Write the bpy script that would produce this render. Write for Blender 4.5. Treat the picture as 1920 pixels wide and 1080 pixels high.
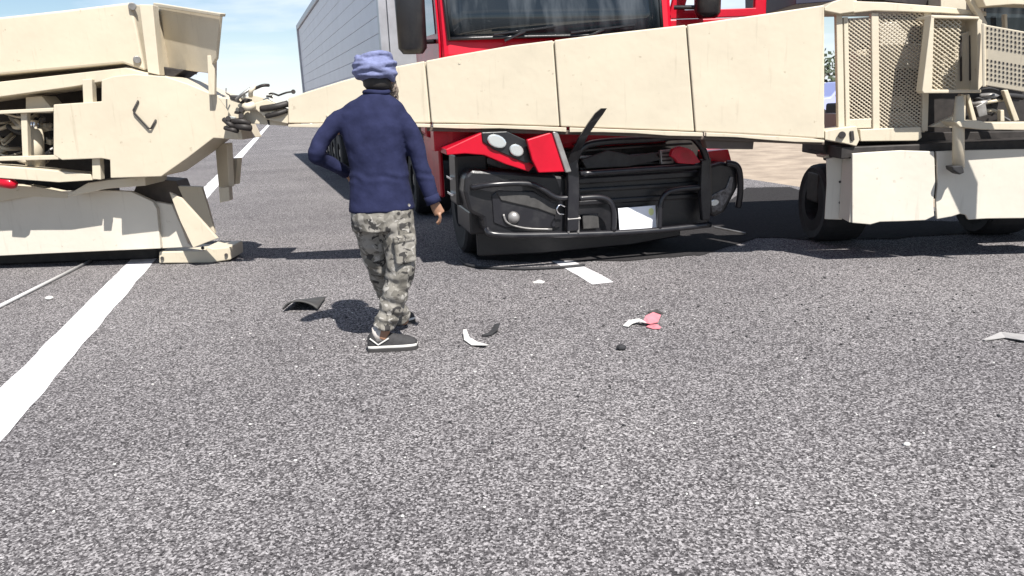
import bpy, bmesh, math, random
from mathutils import Vector, Matrix, noise
random.seed(7)
for o in list(bpy.data.objects): bpy.data.objects.remove(o)
SC = bpy.context.scene
COL = SC.collection
rad = math.radians

# ------------------------------------------------------------------ camera
F, EYE, PITCH, ROLL = 1450.0, 1.52, rad(13.7), rad(2.3)
fw = Vector((0, math.cos(PITCH), -math.sin(PITCH)))
up0 = Vector((0, math.sin(PITCH), math.cos(PITCH)))
rt0 = Vector((1, 0, 0))
RT = rt0*math.cos(ROLL) - up0*math.sin(ROLL)
UP = up0*math.cos(ROLL) + rt0*math.sin(ROLL)
CAM = Vector((0, 0, EYE))
cd = bpy.data.cameras.new('camera'); cam = bpy.data.objects.new('camera', cd); COL.objects.link(cam)
M3 = Matrix((RT, UP, -fw)).transposed()
cam.matrix_world = Matrix.Translation(CAM) @ M3.to_4x4()
cd.sensor_fit = 'HORIZONTAL'; cd.sensor_width = 36.0; cd.lens = 36.0*F/1920.0
cd.clip_start = 0.05; cd.clip_end = 6000
SC.camera = cam

# ------------------------------------------------------------------ sky, sun, exposure
LIGHT = Vector((-0.55, 1.20, -1.75)).normalized()
EXPOSURE = 0.95
w = bpy.data.worlds.new('World'); SC.world = w; w.use_nodes = True
nt = w.node_tree; N = nt.nodes; L = nt.links; N.clear()
out = N.new('ShaderNodeOutputWorld'); bg = N.new('ShaderNodeBackground'); bg.inputs[1].default_value = 0.060
sky = N.new('ShaderNodeTexSky'); sky.sky_type = 'NISHITA'; sky.sun_disc = False
sky.sun_elevation = math.asin(-LIGHT.z); sky.sun_rotation = math.atan2(-LIGHT.x, -LIGHT.y)
sky.air_density = 1.0; sky.dust_density = 0.05; sky.ozone_density = 2.0
tc = N.new('ShaderNodeTexCoord'); sep = N.new('ShaderNodeSeparateXYZ'); L.new(tc.outputs['Generated'], sep.inputs[0])
def wm(op, a, b):
    q = N.new('ShaderNodeMath'); q.operation = op
    for i, v in enumerate((a, b)):
        if isinstance(v, (int, float)): q.inputs[i].default_value = v
        else: L.new(v, q.inputs[i])
    return q.outputs[0]
den = wm('ADD', wm('MAXIMUM', sep.outputs[2], 0.0), 0.10)              # a flat cloud layer overhead
cmb = N.new('ShaderNodeCombineXYZ'); L.new(wm('DIVIDE', sep.outputs[0], den), cmb.inputs[0]); L.new(wm('DIVIDE', sep.outputs[1], den), cmb.inputs[1])
mp = N.new('ShaderNodeMapping'); mp.inputs['Location'].default_value = (3.3, 1.2, 0.0); L.new(cmb.outputs[0], mp.inputs[0])
cn = N.new('ShaderNodeTexNoise'); cn.inputs['Scale'].default_value = 0.75; cn.inputs['Detail'].default_value = 8; cn.inputs['Roughness'].default_value = 0.55
L.new(mp.outputs[0], cn.inputs['Vector'])
cr = N.new('ShaderNodeValToRGB'); cr.color_ramp.elements[0].position = 0.44; cr.color_ramp.elements[1].position = 0.66
hz_f = wm('MULTIPLY', wm('SUBTRACT', 1.0, wm('MINIMUM', wm('MULTIPLY', wm('MAXIMUM', sep.outputs[2], 0.0), 9.5), 1.0)), 0.72)
fac = wm('MAXIMUM', hz_f, cr.outputs[0])
mx = N.new('ShaderNodeMix'); mx.data_type = 'RGBA'; mx.inputs['B'].default_value = (8.0, 8.9, 10.4, 1)
L.new(cn.outputs['Fac'], cr.inputs[0]); L.new(fac, mx.inputs['Factor']); L.new(sky.outputs[0], mx.inputs['A']); L.new(mx.outputs['Result'], bg.inputs[0]); L.new(bg.outputs[0], out.inputs[0])
sd = bpy.data.lights.new('sun', 'SUN'); sd.energy = 5.0; sd.angle = rad(0.55); sd.color = (1, 0.955, 0.89)
so = bpy.data.objects.new('sun', sd); COL.objects.link(so); so.rotation_euler = LIGHT.to_track_quat('-Z', 'Y').to_euler(); so.location = (4, -6, 9)
vs = SC.view_settings; vs.view_transform = 'Standard'; vs.look = 'None'; vs.gamma = 1; vs.use_curve_mapping = False; vs.exposure = EXPOSURE

# ------------------------------------------------------------------ pixel helpers (direction + a real surface)
def ray(x, y): return fw + RT*((x-960)/F) + UP*((540-y)/F)
def G(x, y, z=0.0):
    d = ray(x, y); return CAM + d*((z-EYE)/d.z)
def P(x, y, Y):
    d = ray(x, y); return CAM + d*(Y/d.y)
class Plane:                                  # a vertical plane through two plan points; off = metres behind it
    def __init__(s, ax, ay, bx, by):
        s.a = Vector((ax, ay, 0)); d = Vector((bx-ax, by-ay, 0)).normalized(); s.d = d; s.n = Vector((-d.y, d.x, 0))
        if s.n.y < 0: s.n = -s.n
    def pt(s, x, y, off=0.0):
        d = ray(x, y); t = ((s.a + s.n*off - CAM).dot(s.n))/d.dot(s.n); return CAM + d*t
def flat(Y): return Plane(-1, Y, 1, Y)

# ------------------------------------------------------------------ materials
MATS = {}
def mat(name, col, rough=0.6, metal=0.0, var=0.0, scale=6.0, col2=None, bump=0.0, bscale=60.0, coat=0.0, spec=0.5, lo=0.35, hi=0.65):
    if name in MATS: return MATS[name]
    m = bpy.data.materials.new(name); m.use_nodes = True; t = m.node_tree; n = t.nodes; l = t.links
    b = n['Principled BSDF']; b.inputs['Base Color'].default_value = (*col, 1); b.inputs['Roughness'].default_value = rough
    b.inputs['Metallic'].default_value = metal; b.inputs['Specular IOR Level'].default_value = spec
    b.inputs['Coat Weight'].default_value = coat; b.inputs['Coat Roughness'].default_value = 0.06
    g = n.new('ShaderNodeNewGeometry')
    if col2 is not None or var > 0:
        if col2 is None: col2 = tuple(c*(1-var) for c in col)
        nz = n.new('ShaderNodeTexNoise'); nz.inputs['Scale'].default_value = scale; nz.inputs['Detail'].default_value = 8; nz.inputs['Roughness'].default_value = 0.62
        r = n.new('ShaderNodeValToRGB'); r.color_ramp.elements[0].position = lo; r.color_ramp.elements[1].position = hi
        r.color_ramp.elements[0].color = (*col2, 1); r.color_ramp.elements[1].color = (*col, 1)
        l.new(g.outputs['Position'], nz.inputs['Vector']); l.new(nz.outputs['Fac'], r.inputs[0]); l.new(r.outputs[0], b.inputs['Base Color'])
    if bump > 0:
        nb = n.new('ShaderNodeTexNoise'); nb.inputs['Scale'].default_value = bscale; nb.inputs['Detail'].default_value = 4
        bp = n.new('ShaderNodeBump'); bp.inputs['Strength'].default_value = bump; bp.inputs['Distance'].default_value = 0.02
        l.new(g.outputs['Position'], nb.inputs['Vector']); l.new(nb.outputs['Fac'], bp.inputs['Height']); l.new(bp.outputs[0], b.inputs['Normal'])
    MATS[name] = m; return m

def paint_mat(name, col, dirt, rough=0.5):
    """painted steel: base tone, broad fading, fine dirt specks and vertical run marks"""
    m = bpy.data.materials.new(name); m.use_nodes = True; t = m.node_tree; n = t.nodes; l = t.links
    b = n['Principled BSDF']; g = n.new('ShaderNodeNewGeometry'); b.inputs['Specular IOR Level'].default_value = 0.35
    def noise_(sc, det, vec):
        z = n.new('ShaderNodeTexNoise'); z.inputs['Scale'].default_value = sc; z.inputs['Detail'].default_value = det; z.inputs['Roughness'].default_value = 0.6
        l.new(vec, z.inputs['Vector']); return z.outputs['Fac']
    def ramp(s, a, bb, ca, cb):
        r = n.new('ShaderNodeValToRGB'); r.color_ramp.elements[0].position = a; r.color_ramp.elements[1].position = bb
        r.color_ramp.elements[0].color = ca; r.color_ramp.elements[1].color = cb; l.new(s, r.inputs[0]); return r.outputs[0]
    def mix(f, a, bb):
        x = n.new('ShaderNodeMix'); x.data_type = 'RGBA'; l.new(f, x.inputs['Factor'])
        if isinstance(a, tuple): x.inputs['A'].default_value = a
        else: l.new(a, x.inputs['A'])
        x.inputs['B'].default_value = bb; return x.outputs['Result']
    broad = ramp(noise_(1.7, 5, g.outputs['Position']), 0.3, 0.7, (*[c*0.90 for c in col], 1), (*col, 1))
    mpn = n.new('ShaderNodeMapping'); mpn.inputs['Scale'].default_value = (22, 22, 1.6); l.new(g.outputs['Position'], mpn.inputs[0])
    runs = ramp(noise_(1.0, 5, mpn.outputs[0]), 0.60, 0.80, (0, 0, 0, 1), (0.45, 0.45, 0.45, 1))
    c1 = mix(runs, broad, (*dirt, 1))
    specks = ramp(noise_(16, 9, g.outputs['Position']), 0.66, 0.74, (0, 0, 0, 1), (0.7, 0.7, 0.7, 1))
    c2 = mix(specks, c1, (*dirt, 1))
    l.new(c2, b.inputs['Base Color']); b.inputs['Roughness'].default_value = rough
    bp = n.new('ShaderNodeBump'); bp.inputs['Strength'].default_value = 0.25; bp.inputs['Distance'].default_value = 0.03
    l.new(noise_(3.0, 3, g.outputs['Position']), bp.inputs['Height']); l.new(bp.outputs[0], b.inputs['Normal'])
    MATS[name] = m; return m

CREAM = paint_mat('beige_paint', (0.505, 0.450, 0.350), (0.24, 0.195, 0.14))
CREAMB = paint_mat('pale_beige_paint', (0.545, 0.51, 0.44), (0.28, 0.24, 0.19))
DARK = mat('dark_greasy_steel', (0.035, 0.03, 0.028), 0.6, 0.2, var=0.5, scale=14)
STEEL = mat('grey_steel', (0.32, 0.31, 0.30), 0.45, 0.6, var=0.4, scale=10)
CHROME = mat('chrome', (0.8, 0.8, 0.82), 0.15, 1.0)
RUBBER = mat('black_rubber', (0.018, 0.018, 0.02), 0.75, var=0.4, scale=20)
BLACKP = mat('black_plastic', (0.009, 0.009, 0.011), 0.35, col2=(0.022, 0.021, 0.021), scale=5, lo=0.25, hi=0.5, bump=0.06, bscale=40)
BLACKT = mat('black_powder_coat', (0.012, 0.012, 0.015), 0.30, col2=(0.03, 0.03, 0.032), scale=7, lo=0.25, hi=0.5)
RED = mat('red_truck_paint', (0.46, 0.002, 0.018), 0.38, coat=0.15, col2=(0.36, 0.002, 0.014), scale=3, spec=0.3)
REDIN = mat('scraped_red_paint', (0.48, 0.006, 0.03), 0.5, col2=(0.30, 0.01, 0.02), scale=9)
TRAILER = mat('white_trailer_paint', (0.62, 0.64, 0.70), 0.45, var=0.08, scale=2)
TRAILF = mat('grey_aluminium', (0.42, 0.43, 0.46), 0.4, 0.5, var=0.2, scale=5)
WHITEP = mat('white_plastic', (0.55, 0.54, 0.52), 0.5, var=0.15, scale=25)
PINKP = mat('pink_plastic', (0.55, 0.17, 0.20), 0.5, var=0.2, scale=25)
LENS = mat('headlight_lens', (0.62, 0.66, 0.66), 0.10, 0.6, spec=0.8)
PLATEM = mat('number_plate_white', (0.82, 0.83, 0.88), 0.4)
SKIN = mat('brown_skin', (0.27, 0.145, 0.09), 0.55, var=0.2, scale=30)
NAVY = mat('navy_cotton', (0.019, 0.0225, 0.060), 0.9, col2=(0.012, 0.0145, 0.040), scale=11, bump=0.18, bscale=26, spec=0.15)
TURB = mat('lilac_blue_cloth', (0.17, 0.19, 0.33), 0.9, var=0.3, scale=30, bump=0.2, bscale=70, spec=0.15)
HAIR = mat('dark_hair', (0.02, 0.017, 0.016), 0.7, var=0.3, scale=80)
BEARD = mat('greying_beard', (0.30, 0.245, 0.20), 0.85, col2=(0.12, 0.09, 0.07), scale=90, bump=0.5, bscale=120)
SHOE = mat('charcoal_shoe_fabric', (0.028, 0.027, 0.029), 0.8, var=0.4, scale=60)
SOLE = mat('dark_sole', (0.03, 0.028, 0.028), 0.8)
FOLI = mat('shrub_leaf', (0.05, 0.07, 0.035), 0.8, var=0.5, scale=3)
BARK = mat('bark', (0.10, 0.075, 0.055), 0.9, var=0.3, scale=10)
BLUEV = mat('pale_blue_car_paint', (0.33, 0.36, 0.62), 0.35, coat=0.5)
TAN = mat('dusty_black_plastic', (0.05, 0.048, 0.047), 0.7, var=0.4, scale=14)

def camo_mat():
    m = bpy.data.materials.new('camouflage_cloth'); m.use_nodes = True; t = m.node_tree; n = t.nodes; l = t.links
    b = n['Principled BSDF']; b.inputs['Roughness'].default_value = 0.85; b.inputs['Specular IOR Level'].default_value = 0.25
    g = n.new('ShaderNodeNewGeometry'); prev = None
    for i, (sc, th, c) in enumerate(((10, .5, (0.235, 0.222, 0.20)), (13, .52, (0.125, 0.117, 0.102)), (17, .585, (0.04, 0.038, 0.037)), (21, .61, (0.34, 0.325, 0.30)))):
        mpn = n.new('ShaderNodeMapping'); mpn.inputs['Location'].default_value = (i*3.1, i*1.7, i*.9); l.new(g.outputs['Position'], mpn.inputs[0])
        z = n.new('ShaderNodeTexNoise'); z.inputs['Scale'].default_value = sc; z.inputs['Detail'].default_value = 3; z.inputs['Distortion'].default_value = 0.8
        l.new(mpn.outputs[0], z.inputs['Vector'])
        r = n.new('ShaderNodeValToRGB'); r.color_ramp.elements[0].position = th; r.color_ramp.elements[1].position = th+.03; l.new(z.outputs['Fac'], r.inputs[0])
        x = n.new('ShaderNodeMix'); x.data_type = 'RGBA'; x.inputs['B'].default_value = (*c, 1); l.new(r.outputs[0], x.inputs['Factor'])
        if prev is None: x.inputs['A'].default_value = (0.185, 0.174, 0.153, 1)
        else: l.new(prev, x.inputs['A'])
        prev = x.outputs['Result']
    l.new(prev, b.inputs['Base Color']); MATS['camo'] = m; return m
CAMO = camo_mat()

def asphalt_mat():
    m = bpy.data.materials.new('coarse_asphalt'); m.use_nodes = True; t = m.node_tree; n = t.nodes; l = t.links
    b = n['Principled BSDF']; g = n.new('ShaderNodeNewGeometry'); pos = g.outputs['Position']; b.inputs['Roughness'].default_value = 0.95; b.inputs['Specular IOR Level'].default_value = 0.08
    def nz(sc, det=2, ro=0.5):
        z = n.new('ShaderNodeTexNoise'); z.inputs['Scale'].default_value = sc; z.inputs['Detail'].default_value = det; z.inputs['Roughness'].default_value = ro; l.new(pos, z.inputs['Vector']); return z
    def math_(op, a, bb):
        q = n.new('ShaderNodeMath'); q.operation = op
        for i, v in enumerate((a, bb)):
            if isinstance(v, (int, float)): q.inputs[i].default_value = v
            else: l.new(v, q.inputs[i])
        return q.outputs[0]
    v1 = n.new('ShaderNodeTexVoronoi'); v1.inputs['Scale'].default_value = 120; l.new(pos, v1.inputs['Vector'])
    hs = n.new('ShaderNodeSeparateColor'); l.new(v1.outputs['Color'], hs.inputs[0])
    stone = hs.outputs[0]
    fine = nz(180, 3, 0.7).outputs['Fac']; mid = nz(66, 4, 0.65).outputs['Fac']; broad = nz(0.42, 5, 0.6).outputs['Fac']
    # 0..1 speckle: stone tone + fine + mid
    s = math_('ADD', math_('MULTIPLY', stone, 0.42), math_('ADD', math_('MULTIPLY', fine, 0.55), math_('MULTIPLY', mid, 0.42)))
    s = math_('SUBTRACT', s, math_('MULTIPLY', v1.outputs['Distance'], 14.0*0.0))
    r = n.new('ShaderNodeValToRGB'); e = r.color_ramp.elements
    e[0].position = 0.42; e[0].color = (0.018, 0.017, 0.018, 1); e[1].position = 0.95; e[1].color = (0.41, 0.395, 0.395, 1)
    a = e.new(0.62); a.color = (0.072, 0.068, 0.070, 1); c = e.new(0.78); c.color = (0.178, 0.170, 0.172, 1)
    l.new(s, r.inputs[0])
    br = n.new('ShaderNodeValToRGB'); br.color_ramp.elements[0].position = 0.3; br.color_ramp.elements[1].position = 0.7
    br.color_ramp.elements[0].color = (0.76, 0.75, 0.77, 1); br.color_ramp.elements[1].color = (1.10, 1.09, 1.09, 1); l.new(broad, br.inputs[0])
    x = n.new('ShaderNodeMix'); x.data_type = 'RGBA'; x.blend_type = 'MULTIPLY'; x.inputs['Factor'].default_value = 1; l.new(r.outputs[0], x.inputs['A']); l.new(br.outputs[0], x.inputs['B'])
    l.new(x.outputs['Result'], b.inputs['Base Color'])
    bp = n.new('ShaderNodeBump'); bp.inputs['Strength'].default_value = 0.45; bp.inputs['Distance'].default_value = 0.006
    l.new(s, bp.inputs['Height']); l.new(bp.outputs[0], b.inputs['Normal'])
    return m
ASPH = asphalt_mat()
LINEM = mat('road_paint_white', (0.60, 0.59, 0.605), 0.7, col2=(0.42, 0.41, 0.42), scale=7, lo=0.25, hi=0.5, bump=0.35, bscale=110)
SAND = mat('sandy_soil', (0.34, 0.275, 0.21), 0.95, col2=(0.21, 0.165, 0.125), scale=1.6, bump=0.6, bscale=9)

def glass_mat():
    m = bpy.data.materials.new('dark_windscreen_glass'); m.use_nodes = True; t = m.node_tree; n = t.nodes; l = t.links
    b = n['Principled BSDF']; b.inputs['Roughness'].default_value = 0.04; b.inputs['Specular IOR Level'].default_value = 0.5
    g = n.new('ShaderNodeNewGeometry'); mpn = n.new('ShaderNodeMapping'); mpn.inputs['Scale'].default_value = (7, 7, 0.5); l.new(g.outputs['Position'], mpn.inputs[0])
    z = n.new('ShaderNodeTexNoise'); z.inputs['Scale'].default_value = 1; z.inputs['Detail'].default_value = 4; l.new(mpn.outputs[0], z.inputs['Vector'])
    r = n.new('ShaderNodeValToRGB'); r.color_ramp.elements[0].position = .45; r.color_ramp.elements[1].position = .75
    r.color_ramp.elements[0].color = (0.010, 0.014, 0.018, 1); r.color_ramp.elements[1].color = (0.07, 0.08, 0.09, 1); l.new(z.outputs['Fac'], r.inputs[0]); l.new(r.outputs[0], b.inputs['Base Color'])
    return m
GLASS = glass_mat()
SIDEG = mat('side_window_glass', (0.05, 0.065, 0.075), 0.03, spec=0.9)
LINK = SIDEG

# ------------------------------------------------------------------ mesh builder
FR = {}                                           # object name -> world matrix of the root frame its mesh lives in
class MB:
    def __init__(s): s.v = []; s.f = []
    def add(s, vs, fs):
        k = len(s.v); s.v += [Vector(q) for q in vs]; s.f += [tuple(i+k for i in f) for f in fs]; return s
    def box(s, c, size, rot=None):
        c = Vector(c); hx, hy, hz = [q/2 for q in size]; vs = []
        for x in (-hx, hx):
            for y in (-hy, hy):
                for z in (-hz, hz):
                    q = Vector((x, y, z)); q = (rot @ q) if rot is not None else q; vs.append(c+q)
        return s.add(vs, [(0,1,3,2),(4,6,7,5),(0,4,5,1),(2,3,7,6),(0,2,6,4),(1,5,7,3)])
    def prism(s, front, vec):
        n = len(front); vec = Vector(vec); vs = list(front)+[Vector(p)+vec for p in front]
        a = Vector((0,0,0))
        for i in range(n): a += Vector(front[i]).cross(Vector(front[(i+1) % n]))
        fl = a.dot(vec) > 0                       # front normal must oppose vec
        f0 = tuple(range(n)); f1 = tuple(range(2*n-1, n-1, -1)); sides = [(i, i+n, (i+1) % n+n, (i+1) % n) for i in range(n)]
        if fl: f0 = f0[::-1]; f1 = f1[::-1]; sides = [q[::-1] for q in sides]
        return s.add(vs, [f0, f1]+sides)
    def tube(s, pts, r, seg=8, cap=True, flatx=1.0):
        pts = [Vector(p) for p in pts]; n = len(pts); rs = r if isinstance(r, (list, tuple)) else [r]*n; vs = []
        prev = None
        for i, p in enumerate(pts):
            t = (pts[min(i+1, n-1)]-pts[max(i-1, 0)]).normalized()
            a = prev if prev is not None else (Vector((0,0,1)) if abs(t.z) < 0.9 else Vector((1,0,0)))
            a = (a - t*a.dot(t)).normalized(); prev = a; b = t.cross(a)
            for k in range(seg):
                q = 2*math.pi*k/seg; vs.append(p + a*math.cos(q)*rs[i] + b*math.sin(q)*rs[i]*flatx)
        fs = []
        for i in range(n-1):
            for k in range(seg): fs.append((i*seg+k, i*seg+(k+1) % seg, (i+1)*seg+(k+1) % seg, (i+1)*seg+k))
        if cap: fs += [tuple(range(seg))[::-1], tuple(range((n-1)*seg, n*seg))]
        return s.add(vs, fs)
    def loft(s, rings, seg=20, cap=True):          # rings: (centre, a, b, yaw[, tilt matrix])
        vs = []; fs = []
        for c, a, b, yaw in rings:
            c = Vector(c)
            for k in range(seg):
                q = 2*math.pi*k/seg; x = a*math.cos(q); y = b*math.sin(q)
                vs.append(c+Vector((x*math.cos(yaw)-y*math.sin(yaw), x*math.sin(yaw)+y*math.cos(yaw), 0)))
        n = len(rings)
        for i in range(n-1):
            for k in range(seg): fs.append((i*seg+k, i*seg+(k+1) % seg, (i+1)*seg+(k+1) % seg, (i+1)*seg+k))
        if cap: fs += [tuple(range(seg))[::-1], tuple(range((n-1)*seg, n*seg))]
        return s.add(vs, fs)
    def ell(s, c, r, rot=None, nu=16, nv=10):
        c = Vector(c); vs = []; fs = []
        for j in range(nv+1):
            th = math.pi*j/nv
            for i in range(nu):
                ph = 2*math.pi*i/nu; q = Vector((r[0]*math.sin(th)*math.cos(ph), r[1]*math.sin(th)*math.sin(ph), r[2]*math.cos(th)))
                vs.append(c+((rot @ q) if rot is not None else q))
        for j in range(nv):
            for i in range(nu): fs.append((j*nu+i, (j+1)*nu+i, (j+1)*nu+(i+1) % nu, j*nu+(i+1) % nu))
        return s.add(vs, fs)
    def cyl(s, a, b, r, seg=16, r2=None): return s.tube([a, b], [r, r if r2 is None else r2], seg)
    def build(s, name, m, parent=None, bevel=0.0, smooth=False, label=None, kind=None):
        M = FR[parent.name] if parent is not None else Matrix.Identity(4); Mi = M.inverted()
        me = bpy.data.meshes.new(name); me.from_pydata([Mi @ q for q in s.v], [], s.f); me.validate()
        o = bpy.data.objects.new(name, me); COL.objects.link(o); me.materials.append(m)
        if parent is not None: o.parent = parent
        FR[o.name] = M
        if smooth:
            for p in me.polygons: p.use_smooth = True
        if bevel > 0:
            b = o.modifiers.new('bevel', 'BEVEL'); b.width = bevel; b.segments = 2; b.limit_method = 'ANGLE'; b.angle_limit = rad(35)
        if label: o['label'] = label
        if kind: o['kind'] = kind
        return o
def thing(name, label, cat, loc, rz=0.0, group=None):
    o = bpy.data.objects.new(name, None); COL.objects.link(o); o.location = loc; o.rotation_euler = (0, 0, rz); o.empty_display_size = .2
    o['label'] = label; o['category'] = cat
    if group: o['group'] = group
    FR[o.name] = Matrix.Translation(Vector(loc)) @ Matrix.Rotation(rz, 4, 'Z'); return o
def tag(o, label, cat, group=None):
    o['label'] = label; o['category'] = cat
    if group: o['group'] = group
    return o
def plate(name, px, pl, thick, m, parent, off=0.0, bevel=0.006, **k):
    if not isinstance(pl, Plane): pl = flat(pl)
    return MB().prism([pl.pt(x, y, off) for x, y in px], pl.n*thick).build(name, m, parent, bevel=bevel, **k)
def smoothpath(pts, n=6):
    pts = [Vector(p) for p in pts]; r = []
    for i in range(len(pts)-1):
        p0 = pts[max(i-1, 0)]; p1 = pts[i]; p2 = pts[i+1]; p3 = pts[min(i+2, len(pts)-1)]
        for k in range(n):
            t = k/n; r.append(0.5*((2*p1)+(p2-p0)*t+(2*p0-5*p1+4*p2-p3)*t*t+(3*p1-p0-3*p2+p3)*t**3))
    r.append(pts[-1]); return r

# ================================================================== SETTING
HD = rad(15.5); rdir = Vector((-math.sin(HD), math.cos(HD), 0)); rn = Vector((math.cos(HD), math.sin(HD), 0))
def sheet(name, a, b, s0, s1, z, m, o0=Vector((0.76, 6.26, 0)), nseg=1):
    pts = []
    fs = []
    for i in range(nseg+1):
        t = s0+(s1-s0)*i/nseg; pts += [o0+rdir*t+rn*a+Vector((0,0,z)), o0+rdir*t+rn*b+Vector((0,0,z))]
    for i in range(nseg): fs.append((2*i, 2*i+1, 2*i+3, 2*i+2))
    o = MB().add(pts, fs).build(name, m); o['kind'] = 'structure'; return o
g = MB().add([(-3000,-3000,-.05),(3000,-3000,-.05),(3000,3000,-.05),(-3000,3000,-.05)], [(0,1,2,3)]).build('ground', SAND); g['kind'] = 'structure'
sheet('road', -7.0, 5.3, -60, 1500, 0.0, ASPH, nseg=30)
# worn, slightly ragged painted lines
def line_strip(name, a, b, s0, s1, step=0.12):
    vs = []; fs = []; o0 = Vector((0.76, 6.26, 0.004)); n = max(2, int((s1-s0)/step)); 
    for i in range(n+1):
        t = s0+(s1-s0)*i/n; j = lambda q: 0.012*noise.noise(Vector((t*3.0+q, q, 0)))+0.006*noise.noise(Vector((t*11+q, 3+q, 0)))
        vs += [o0+rdir*t+rn*(a+j(1.3)), o0+rdir*t+rn*(b+j(7.7))]
    for i in range(n): fs.append((2*i, 2*i+1, 2*i+3, 2*i+2))
    o = MB().add(vs, fs).build(name, LINEM); o['kind'] = 'structure'; return o
line_strip('edge_line', -4.155, -3.89, -9, 30); sheet('edge_line_far', -4.155, -3.89, 30.01, 900, 0.004, LINEM)
dash = line_strip('lane_dash', -0.09, 0.10, 0.0, 3.2)
for k in range(1, 12): sheet('lane_dash', -0.09, 0.09, 12*k, 12*k+3.2, 0.004, LINEM)
line_strip('lane_dash', -0.09, 0.09, -12, -8.8)

# ================================================================== LEFT MACHINE
Lb = P(200, 480, 7.9); Lb.z = 0
LMc = thing('beige_machine', 'beige steel machine with large angular side plate and skid panel across the edge line', 'machine', Lb)
lp = lambda n, px, Y, t, m=CREAM, **k: plate(n, px, Y, t, m, LMc, **k)
ub = lp('upper_box', [(-220,56),(120,19),(245,4),(258,60),(272,133),(230,119),(-220,160)], 7.6, 1.3, bevel=0.02)
for x, y in ((248,12),(257,112)):
    MB().cyl(P(x,y,7.57), P(x,y,7.62), .036, 14).build('bolt', STEEL, ub, bevel=.006)
lp('box_ledge', [(-220,178),(235,127),(276,138),(302,143),(190,153),(140,162),(-220,212)], 7.5, .55)
lp('corner_rib', [(261,8),(286,9),(299,141),(277,136)], 7.48, .12)
tailp = Plane(P(287,60,8.4).x, 8.4, P(412,60,7.1).x, 7.1)
tl = lp('tail_plate', [(287,7),(412,27),(404,110),(388,137),(292,125)], tailp, .03)
lp('tail_flange', [(287,5),(413,25),(412,31),(287,12)], tailp, .05, off=-.06)
lp('tail_post', [(388,104),(403,104),(402,178),(391,178)], 7.3, .06)
lp('dark_hole_block', [(276,122),(345,131),(326,144),(300,143),(276,138)], 7.75, .4, DARK)  # dark block added to read as an unlit hole
gus = lp('side_plate', [(100,196),(190,190),(190,150),(212,143),(250,139),(310,143),(352,157),(398,176),(420,182),(438,210),(440,232),(455,262),(400,259),(352,296),(302,331),(207,334),(206,300),(190,297),(116,300),(100,291)], 7.4, .6, bevel=.008)
h = [P(259,189,7.41), P(259,189,7.385), P(250,207,7.38), P(252,212,7.38), P(279,241,7.38), P(283,241,7.38), P(292,225,7.385), P(292,225,7.41)]
MB().tube(h, .009, 8).build('grab_handle', DARK, gus, smooth=True)
legp = Plane(P(403,320,8.15).x, 8.15, P(430,320,7.85).x, 7.85)
lp('rear_leg', [(403,272),(425,268),(429,350),(410,352)], legp, .06)
lp('leg_foot', [(410,353),(429,350),(431,376),(412,380)], 7.85, .1)
lp('leg_bracket', [(427,297),(445,296),(441,345),(427,347)], Plane(P(427,320,8.3).x, 8.3, P(444,320,8.0).x, 8.0), .05)
lpan = Plane(P(0,420,7.9).x, 7.9, P(300,420,7.8).x, 7.8)
lp('skid_panel', [(-220,420),(-60,382),(60,363),(130,358),(200,357),(245,359),(286,378),(294,392),(301,466),(100,475),(-220,490)], lpan, .06, CREAMB)
lp('skid_panel', [(289,378),(322,384),(338,420),(352,456),(360,463),(303,466),(296,392)], lpan, .06, CREAMB, off=.05)
lp('skid_rib', [(317,360),(340,372),(408,447),(384,456),(362,465),(338,415)], 7.6, .04)
lp('knee_link', [(262,334),(330,339),(347,380),(332,402),(292,388),(250,360)], 8.06, .3, mat('shade_brown_steel', (.10,.082,.07), .7, var=.3))  # the link's shadowed tone is put into its brown base colour
lp('skid_shadow_plate', [(333,349),(378,350),(392,396),(403,438),(345,376)], 8.0, .05)  # added plate shaped like the dark shadow beside the rib
ft = lp('foot', [(298,472),(384,470),(388,462),(400,466),(431,463),(433,487),(395,493),(298,494)], 7.86, .4, CREAM, bevel=.012)
for x, y in ((304,484),(380,465),(424,478)): MB().cyl(P(x,y,7.84), P(x,y,7.88), .018, 10).build('bolt', DARK, ft)
lp('lower_ledge', [(128,364),(164,343),(205,337),(272,331),(273,348),(200,354),(128,369)], 7.62, .5)
lp('lower_rail', [(-220,305),(0,311),(70,317),(170,327),(173,338),(110,342),(0,334),(-220,326)], 7.5, .2)
lp('upper_rail', [(-220,214),(0,207),(100,202),(100,209),(0,214),(-220,222)], 7.5, .08)
lp('middle_rail', [(-220,300),(0,294),(110,291),(112,299),(0,302),(-220,310)], 7.52, .08)
lp('post', [(154,149),(172,148),(174,196),(156,197)], 7.45, .08)
lp('post', [(172,294),(187,294),(189,337),(173,336)], 7.45, .08)
lp('post', [(38,206),(50,205),(53,300),(42,300)], 7.55, .06)
lp('sheet_metal_tank', [(-220,372),(-220,350),(0,346),(60,348),(128,362),(126,372),(60,368),(0,378)], 7.85, .1)
lp('bay_shade_block', [(-220,165),(195,148),(215,340),(130,372),(-220,372)], 8.25, .9, DARK)  # dark backing; the bay's deep shade is put into its colour
lp('hydraulic_block', [(48,182),(78,180),(95,200),(95,212),(48,212)], 7.7, .25)
MB().tube([P(63,240,7.75), P(66,312,7.75)], .085, 16).build('hydraulic_cylinder', CREAM, LMc, smooth=True)
MB().tube([P(63,225,7.75), P(63,243,7.75)], .05, 12).build('cylinder_rod', CHROME, LMc, smooth=True)
MB().tube([P(-5,340,7.55), P(22,344,7.55), P(30,348,7.55)], [.055,.055,.03], 12).build('red_reflector', RED, LMc, smooth=True)
rr = random.Random(3)
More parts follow.
